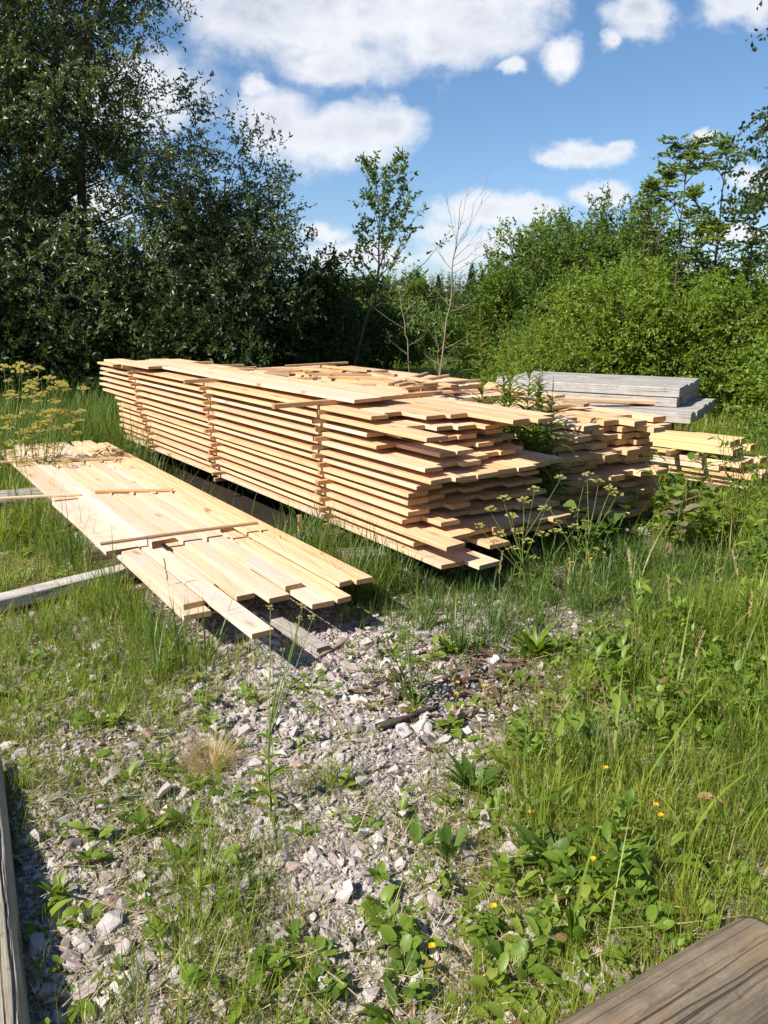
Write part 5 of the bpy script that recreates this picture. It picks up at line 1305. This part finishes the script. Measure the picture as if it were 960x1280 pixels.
# the tall dark willow at the left and its neighbours
tree('willow_tree', (-5.6, 13.6, -.05), 'tallest dark willow filling the upper left', 'tree',
     [(-.2, 0, 6.6, 2.55, 2.2, 2.6), (-1.2, .1, 4.6, 3.0, 2.3, 2.2), (.9, -.2, 4.2, 2.0, 1.9, 1.9), (-1.5, 0, 2.3, 3.0, 2.2, 1.9), (1.0, -.4, 2.0, 2.4, 1.9, 1.7), (1.2, 0, 7.6, 1.6, 1.5, 1.9)],
     [((0, 0, 0), (-.4, .2, 8.0), .16), ((.3, .1, 0), (1.2, -.1, 6.6), .12), ((-.4, .1, 0), (-2.2, 0, 6.0), .13)], 1250, 9, 19, .080, .029, 'willow', 1, .62, droop=.35, upw=.25, shell=.42, gap=.22, gscale=.9, branch_r=.03)
tree('willow_tree', (-2.75, 13.7, -.05), 'slimmer willow with an airy top, right of the tallest one', 'tree',
     [(.1, 0, 3.1, 1.15, 1.1, 1.35), (-.55, 0, 2.7, 1.3, 1.2, 1.4), (.55, -.1, 2.2, 1.1, 1.1, 1.0), (0, .1, 1.1, 1.6, 1.3, 1.1)],
     [((0, 0, 0), (.35, 0, 3.6), .06), ((-.3, 0, 0), (-.7, .1, 3.1), .06), ((.2, 0, 0), (1.0, 0, 3.0), .05)], 360, 8, 15, .075, .028, 'willow', 2, .55, droop=.3, upw=.5, shell=.5, gap=.30, gscale=1.1)
tree('dark_shrub', (-1.3, 14.6, -.05), 'small dark round shrub beside the thin sapling', 'shrub', [(0, 0, 1.5, .72, .7, 1.15), (-.7, .2, 1.0, .8, .8, 1.0), (.35, .1, .8, .6, .6, .9)], [((0, 0, 0), (.05, 0, 2.4), .04)], 240, 8, 14, .075, .036, 'darkleaf', 3, .32, upw=.5, shell=.5, gap=.05)
for i, (bx, by, w, h, lab) in enumerate([(-9.2, 14.5, 2.4, 4.2, 'dark bushy tree at the far left behind the umbels'), (-7.2, 17.5, 2.6, 4.0, 'dark bush behind the tallest willow'), (-3.9, 17.0, 2.3, 3.0, 'dark bush behind the slimmer willow'), (-1.4, 18.3, 1.9, 2.2, 'dark low bush behind the round shrub'), (-3.3, 12.6, 1.5, 1.5, 'low dark undergrowth bush at the far foot of the big stack'), (-5.6, 11.9, 1.7, 1.6, 'low dark bush in front of the tallest willow')]):
    tree('dark_bush', (bx, by, -.05), lab, 'bush', [(0, 0, h * .55, w * .85, w * .7, h * .5), (w * .4, -.1, h * .35, w * .7, w * .6, h * .38), (-w * .45, 0, h * .35, w * .7, w * .6, h * .38)], [((0, 0, 0), (.1, 0, h * .8), .06)], 260, 8, 12, .10, .05, 'darkleaf', 10 + i, .5, group='dark bushes at the left', shell=.5)

# thin sapling and the dead ones
def sapling(name, base, path, r0, branches, label, leafm=None, nleaf=0, LL=.07, LW=.03, seed=0, barkm='bark', sub=4, cat='sapling', droop=.2, twl=.28):
    """a young tree drawn branch by branch: trunk path, then branches (height fraction, azimuth, length, rise)"""
    g = np.random.default_rng(seed); e = empty(name, base, label, cat); bt, bl = MB(), MB(); path = np.array(path, float); t = np.linspace(0, len(path) - 1, 16); i = np.minimum(t.astype(int), len(path) - 2); f = (t - i)[:, None]
    pts = path[i] * (1 - f) + path[i + 1] * f + g.normal(0, .012, (16, 3)) * np.array([1, 1, 0]); pts[0] = path[0]; tube(bt, pts, np.linspace(r0, .004, 16), 7)
    def lv(P0, D, L, n):
        if not leafm or n < 1: return
        q = g.random(n); P = P0 + D * (L * q)[:, None]; leaf_tris(bl, P, nrm(D * .5 + nrm(g.normal(size=(n, 3))) + [0, 0, -droop]), LL * g.uniform(.6, 1.2, n), LW * g.uniform(.7, 1.2, n), g)
    for (h, az, L, rise) in branches:
        k = h * 15; i = min(int(k), 14); s = pts[i] * (1 - (k - i)) + pts[i + 1] * (k - i); d = np.array([math.sin(az), math.cos(az) * .8, rise]); d /= np.linalg.norm(d)
        tt = np.linspace(0, 1, 7)[:, None]; c = s + d * L * tt + np.array([0, 0, .18 * L]) * tt ** 2 + g.normal(0, .015 * L, (7, 3)); c[0] = s; rr = max(.004, r0 * .5 * (1 - h * .6)); tube(bt, c, np.linspace(rr, .0022, 7), 5)
        for q in range(sub):
            j = g.integers(1, 7); dd = nrm(d + g.normal(0, .55, 3) + [0, 0, .25]); l = twl * g.uniform(.5, 1.3) * (1.2 - j / 8) + .05; w = c[j] + dd * l * np.linspace(0, 1, 4)[:, None] + np.array([0, 0, .1 * l]) * np.linspace(0, 1, 4)[:, None] ** 2
            tube(bt, w, [.003, .0025, .0018, .0012], 4); lv(c[j], dd, l, nleaf)
        lv(c[2], nrm(c[-1] - c[2]), np.linalg.norm(c[-1] - c[2]), nleaf)
    dT = nrm(pts[-1] - pts[-3]); lv(pts[-3], dT, np.linalg.norm(pts[-1] - pts[-3]), nleaf * 2)
    bt.build('trunk', M[barkm], e)
    if leafm: bl.build('crown', M[leafm], e, smooth=False)
    return e
gt = np.random.default_rng(91)
def pz(px, py, y):     # point at distance y seen at that pixel
    a = (px - 480) / F_PX; b = (640 - py) / F_PX; yy = math.cos(PITCH) + b * math.sin(PITCH); s = y / yy
    return np.array([a * s, y, EYE + s * (-math.sin(PITCH) + b * math.cos(PITCH))])
Y0 = 14.5; b0 = pz(436, 470, Y0); b0[2] = 0
br = [(h, az + gt.normal(0, .4), (1.15 - h) * 1.75 * gt.uniform(.7, 1.1) * (1.2 if math.sin(az) > 0 else .55), 1.0 + gt.normal(0, .2)) for h, az in zip(np.linspace(.34, .95, 22), np.tile([1.57, -1.5, .4, 2.4, -2.4], 5)[:22])]
sapling('willow_sapling', tuple(b0), [np.zeros(3)] + [pz(x, y, Y0) - b0 for x, y in [(452, 415), (466, 380), (474, 330), (475, 270), (470, 200)]], .035, br, 'thin leafy sapling leaning in front of the sky, middle', 'midleaf', 14, .10, .042, 5, sub=6, twl=.38)
Y1 = 14.0; b1 = pz(547, 472, Y1); b1[2] = 0
sapling('dead_sapling', tuple(b1), [np.zeros(3)] + [pz(x, y, Y1) - b1 for x, y in [(556, 415), (565, 365), (567, 325), (573, 285), (576, 248)]], .019,
        [(.30, 1.4, .45, .25), (.33, -1.2, .4, .9), (.40, 1.5, .6, .5), (.48, 1.5, .55, .35), (.52, 1.4, .5, .4), (.54, -1.3, .5, 1.0), (.56, 1.5, .5, .5), (.60, 1.45, .62, .9), (.62, 1.3, 1.25, 1.9), (.66, 1.5, .9, 1.5), (.72, -1.4, .5, 3), (.78, 1.2, .6, 3), (.22, -1.5, .35, .5), (.15, 1.4, .4, .3), (.1, -1.4, .3, .4)], 'bare dead sapling with upright pale twigs, taller one', None, 0, seed=6, barkm='twig_pale', sub=3, twl=.42)
b2 = pz(514, 472, Y1); b2[2] = 0
sapling('dead_sapling', tuple(b2), [np.zeros(3)] + [pz(x, y, Y1) - b2 for x, y in [(509, 425), (503, 385), (498, 355)]], .014,
        [(.25, -1.5, .45, .6), (.3, 1.5, .3, .4), (.45, -1.5, .6, .5), (.47, 1.5, .55, 1.0), (.6, 1.4, .4, .8), (.65, -1.4, .35, .9), (.8, 1.3, .4, 1.2), (.85, -1.3, .3, 1.2)], 'bare dead sapling left of the taller one, forked low', None, 0, seed=7, barkm='twig_pale', sub=2, twl=.3)
sapling('dead_sapling', tuple(b2 + np.array([.5, .6, 0])), [np.zeros(3), (.02, 0, .5), (-.05, 0, 1.1)], .014, [(.4, -1.5, .3, 1), (.5, 1.5, .4, 1), (.7, 1.2, .35, 1.2), (.8, -1.4, .3, 1.3)], 'smallest bare sapling between the two dead ones', None, 0, seed=8, barkm='twig_pale', sub=2, twl=.25)

# bushes on the right
tree('willow_bush', (3.35, 10.9, -.05), 'broad light green bush behind the grey beams', 'bush', [(0, 0, 1.15, 1.25, .9, 1.05), (-.75, .1, .8, .8, .8, .8), (.85, .1, .95, .85, .8, .9), (.3, -.1, 1.55, .75, .7, .62), (-.4, 0, 1.35, .7, .7, .6)], [((0, 0, 0), (.1, 0, 1.7), .04), ((.4, 0, 0), (.9, 0, 1.5), .03), ((-.3, 0, 0), (-.7, 0, 1.3), .03)], 620, 9, 14, .050, .024, 'bushleaf', 30, .28, upw=.75, shell=.55, gap=.14, gscale=1.6, group='bushes on the right')
tree('willow_bush', (4.75, 10.4, -.05), 'light green bush right of the broad one, behind the jutting beams', 'bush', [(0, 0, .95, .95, .85, .95), (.6, 0, .8, .8, .8, .8), (-.4, -.1, 1.3, .6, .6, .55)], [((0, 0, 0), (.1, 0, 1.5), .04)], 330, 9, 13, .052, .026, 'bushleaf', 31, .26, upw=.6, shell=.55, gap=.14, gscale=1.6, group='bushes on the right', tint=(0, .8))
tree('round_bush', (2.85, 14.2, -.05), 'darker round bush standing behind the broad light one', 'bush', [(0, 0, 1.7, 1.0, .9, 1.2), (.5, .2, 2.0, .9, .8, .85), (-.3, 0, 1.0, .9, .8, 1.0), (1.3, 0, 1.6, 1.0, .9, 1.3)], [((0, 0, 0), (.1, 0, 2.5), .05)], 420, 9, 13, .062, .036, 'midleaf', 32, .34, upw=.5, shell=.5, gap=.16, gscale=1.3, group='bushes on the right')
tree('ash_tree', (2.05, 15.6, -.05), 'feathery light tree at the left end of the right hand bushes', 'tree', [(.35, 0, 2.2, .55, .5, .75), (.15, 0, 1.5, .55, .55, .8), (-.1, 0, .7, .5, .5, .7), (1.0, .2, 2.35, .7, .6, .8)], [((0, 0, 0), (.3, 0, 2.7), .04)], 230, 8, 12, .075, .030, 'bushleaf', 33, .36, upw=.6, shell=.5, gap=.1, group='bushes on the right', tint=(0, .75))
tree('ash_tree', (4.35, 15.3, -.05), 'rounded green tree rising behind the round bush', 'tree', [(0, 0, 2.5, .95, .8, .85), (-.8, .1, 2.2, .8, .7, .8), (.8, 0, 2.2, .8, .7, .8), (0, 0, 1.2, 1.5, 1, 1.2)], [((0, 0, 0), (.1, 0, 3), .05)], 400, 8, 12, .075, .032, 'midleaf', 34, .42, upw=.6, shell=.5, gap=.2, gscale=1.2, group='bushes on the right')
tree('thicket_bush', (6.2, 14.3, -.05), 'green bush under the rowans near the right edge', 'bush', [(0, 0, 1.2, 1.4, 1, 1.25), (-1, 0, 1.2, 1, .8, 1.2), (1, 0, 1.0, 1, .8, 1.0)], [((0, 0, 0), (.1, 0, 2), .05)], 360, 8, 12, .075, .036, 'midleaf', 35, .34, upw=.5, shell=.5, group='bushes on the right')
tree('thicket_bush', (4.6, 8.7, -.05), 'fresh green bush at the right edge beside the beams', 'bush', [(0, 0, .75, .62, .6, .75), (.5, .2, 1.0, .7, .6, .85), (-.25, -.1, .45, .5, .5, .45)], [((0, 0, 0), (.2, 0, 1.3), .03)], 230, 8, 12, .060, .032, 'bushleaf', 36, .26, upw=.6, shell=.5, group='bushes on the right')
tree('thicket_bush', (2.3, 12.2, -.05), 'low leafy bush left of the broad light one', 'bush', [(0, 0, .65, .6, .5, .65), (.4, 0, .9, .5, .5, .6), (-.35, .1, .45, .4, .4, .45)], [((0, 0, 0), (0, 0, 1.0), .02)], 170, 8, 12, .055, .025, 'bushleaf', 37, .24, upw=.7, shell=.5, group='bushes on the right', tint=(.1, .8))

for (bx, by, w, h, lab, sd_, mt) in [(2.95, 5.25, .30, .55, 'bushy weed hiding the right end of the yellow beams', 70, 'bushleaf'), (3.42, 6.0, .42, .95, 'tall bushy weed at the right edge behind the seedlings', 71, 'bushleaf'), (3.75, 6.8, .5, 1.1, 'taller green shrub at the right edge beside the yellow beams', 72, 'midleaf'), (2.85, 4.75, .30, .5, 'weedy shrub in the tall grass at the right edge', 73, 'bushleaf')]:
    tree('weedy_shrub', (bx, by, -.02), lab, 'shrub', [(0, 0, h * .5, w, w, h * .5), (w * .6, .1, h * .55, w * .8, w * .7, h * .5)], [((0, 0, 0), (.05, 0, h * .9), .008), ((.1, 0, 0), (.2, .1, h * .8), .008)], 90, 6, 12, .045, .016, mt, sd_, .2, upw=1.0, shell=.5, branch_r=.006, group='weedy shrubs at the right edge')

# rowans with feathered leaves
def rowan(base, H, spread, label, seed, nb=16):
    g = np.random.default_rng(seed); e = empty('rowan_tree', base, label, 'tree', 'young rowans on the right'); bt, bl = MB(), MB(); t = np.linspace(0, 1, 12)[:, None]
    pts = np.array([g.normal(0, .1), 0, H]) * t + g.normal(0, .015, (12, 3)) * [1, 1, 0]; pts[0] = 0; tube(bt, pts, np.linspace(.03, .005, 12), 6)
    def pinnate(o, d, L):
        d = nrm(d); s = nrm(np.cross(d, [0, 0, 1.0])); k = 7; q = np.linspace(.25, 1, k)[:, None]; ax = o + d * L * q + np.array([0, 0, -.45 * L]) * q ** 2
        P = np.concatenate([ax, ax, ax[-1:]]); D = np.concatenate([np.tile(s + d * .45, (k, 1)), np.tile(-s + d * .45, (k, 1)), d[None]]) + [0, 0, -.15]
        leaf_tris(bl, P, D, L * .36, L * .135, g, np.full(len(P), g.random()), flat=.1)
    for b in range(nb):
        h = g.uniform(.25, .97) if b > 2 else .97; az = g.uniform(0, 2 * PI); L = spread * (1.15 - h) * g.uniform(.7, 1.2) + .15; k = h * 11; i = min(int(k), 10); s = pts[i] * (1 - k + i) + pts[i + 1] * (k - i); d = nrm(np.array([math.cos(az), math.sin(az), g.uniform(.8, 2.0)])); c = s + d * L * np.linspace(0, 1, 6)[:, None] - np.array([0, 0, .12 * L]) * np.linspace(0, 1, 6)[:, None] ** 2; tube(bt, c, np.linspace(.009, .003, 6), 4)
        for q in range(int(5 + L * 9)):
            w = g.random() ** .6; j = min(int(w * 5), 4); o = c[j] * (1 - (w * 5 - j)) + c[j + 1] * (w * 5 - j); a = g.uniform(0, 2 * PI); pinnate(o, np.array([math.cos(a), math.sin(a), g.uniform(.1, 1.5)]) + d * .5, g.uniform(.16, .30))
    for q in range(8):
        a = g.uniform(0, 2 * PI); pinnate(pts[-1] - [0, 0, g.uniform(0, .25)], np.array([math.cos(a), math.sin(a), g.uniform(.3, 1.2)]), g.uniform(.12, .2))
    bt.build('trunk', M['bark'], e); bl.build('crown', M['rowan'], e, smooth=False)
Yr = 12.6
for (px, py, sp, lab, sd_, nb) in [(858, 186, 1.15, 'tallest rowan with feathery leaves near the right edge', 1, 15), (908, 186, .8, 'slender rowan right of the tallest one', 2, 13), (798, 240, .7, 'smaller rowan left of the tallest one', 3, 13), (948, 262, 1.0, 'rowan spreading toward the right picture edge', 4, 16), (880, 250, .9, 'low bushy rowan between the taller two', 5, 16), (826, 222, .75, 'rowan shoot just left of the tallest one', 6, 12)]:
    p = pz(px, py, Yr + .25 * (sd_ - 2)); rowan((p[0], p[1], 0), p[2], sp, lab, sd_, nb)

# birch hanging into the upper right corner
tree('birch_tree', (5.55, 9.6, -.05), 'birch with hanging twigs at the upper right edge', 'tree', [(0, 0, 4.2, 1.55, 1.5, 1.5), (-.5, 0, 3.2, 1.1, 1.1, .9), (.2, 0, 5.5, 1.2, 1.2, 1.2)], [((0, 0, 0), (-.1, 0, 6.2), .09)], 300, 8, 11, .055, .040, 'darkleaf', 50, .5, droop=.9, upw=-.2, shell=.5, gap=.15)

# unseen tall trees added left of the frame to shade the willows
for i, (bx, by, h, w) in enumerate([(-12.0, 9.4, 9.5, 3.0), (-15.0, 12.2, 11.5, 3.4), (-10.8, 7.3, 7.6, 1.6)]):
    if i == 2: continue
    tree('unseen_shade_tree', (bx, by, -.05), ['unseen tall tree added to shade the willows, nearer one', 'unseen tall tree added to shade the willows, farther one'][i], 'tree', [(0, 0, h * .62, w, w, h * .36), (.4, 0, h * .4, w * .9, w * .9, h * .25)], [((0, 0, 0), (.1, 0, h * .9), .25)], 420, 8, 9, .22, .11, 'darkleaf', 60 + i, .9, shell=.6)

# mid-distance trees beyond the field
gm = np.random.default_rng(97)
MID = [(440, 350, 24, 2.0, 'midleaf', 'broad green tree behind the thin sapling'), (470, 372, 22, 1.5, 'midleaf', 'bushy tree at the field edge behind the dead saplings'), (500, 334, 34, 2.2, 'midleaf', 'taller tree at the field edge, centre'), (535, 372, 36, 2.2, 'farleaf', 'dark green tree right of the taller centre one'), (572, 378, 44, 2.4, 'farleaf', 'dark tree behind the taller dead sapling'), (604, 372, 50, 2.6, 'farleaf', 'dark tree left of the feathery light tree'), (545, 400, 26, 1.3, 'midleaf', 'low tree in front of the field edge trees'), (592, 398, 28, 1.4, 'darkleaf', 'dark low tree at the end of the open field'), (415, 352, 26, 2.0, 'darkleaf', 'dark tree behind the small round shrub'), (640, 345, 40, 3.2, 'farleaf', 'tree hidden behind the right hand bushes')]
for i, (px, py, y, w, mt, lab) in enumerate(MID):
    p = pz(px, py, y); h = p[2] + .6
    tree('field_tree', (p[0], y, -.6), lab, 'tree', [(0, 0, h * .62, w * .75, w * .7, h * .38), (w * .5, 0, h * .42, w * .7, w * .6, h * .36), (-w * .5, .2, h * .4, w * .7, w * .6, h * .36)], [((0, 0, 0), (0, 0, h * .85), .08)], 170, 7, 9, .16, .085, mt, 100 + i, .55, group='trees at the field edge', shell=.5, upw=.4)

# spruces standing above the forest, and the forest itself
def spruce_np(mb, bt, x, y, z0, h, r, g, n=420):
    q = g.random(n) ** .75; a = g.uniform(0, 2 * PI, n); rr = r * (1 - q) * g.uniform(.25, 1.0, n) + .05
    P = np.stack([x + np.cos(a) * rr * .3, y + np.sin(a) * rr * .3, z0 + h * (.06 + .93 * q)], -1)
    leaf_tris(mb, P, np.stack([np.cos(a), np.sin(a), np.full(n, -.28)], -1), rr * 1.1 + .12, (rr * .55 + .12), g, g.random(n) * .6, flat=.6)
    if bt is not None: tube(bt, [(x, y, z0), (x, y, z0 + h)], [.02 * h, .01], 6)
g = np.random.default_rng(113)
for i, (px, py, y, lab) in enumerate([(590, 328, 95, 'spruce standing above the far forest beside the dead sapling'), (603, 338, 110, 'lower spruce right of the one beside the dead sapling'), (548, 342, 120, 'distant spruce seen between the sapling and the dead one')]):
    p = pz(px, py, y); e = empty('spruce_tree', (p[0], y, -3), lab, 'tree', 'spruces above the far forest'); b, bt = MB(), MB(); spruce_np(b, bt, 0, 0, 0, p[2] + 3, 2.0, g, 900)
    bt.build('trunk', M['bark'], e); b.build('crown', M['farleaf'], e, smooth=False)
b = MB()
for k in range(900):
    y = g.uniform(120, 230); x = g.uniform(-.62, .62) * y
    top = EYE + y * (.031 + .006 * math.sin(x * .05) + g.normal(0, .004)); spruce_np(b, None, x, y, -6, top + 6, g.uniform(1.6, 2.6), g, 150)
o = b.build('far_forest', M['farleaf'], smooth=False); tag(o, 'distant dark forest along the horizon', 'forest', kind='stuff')
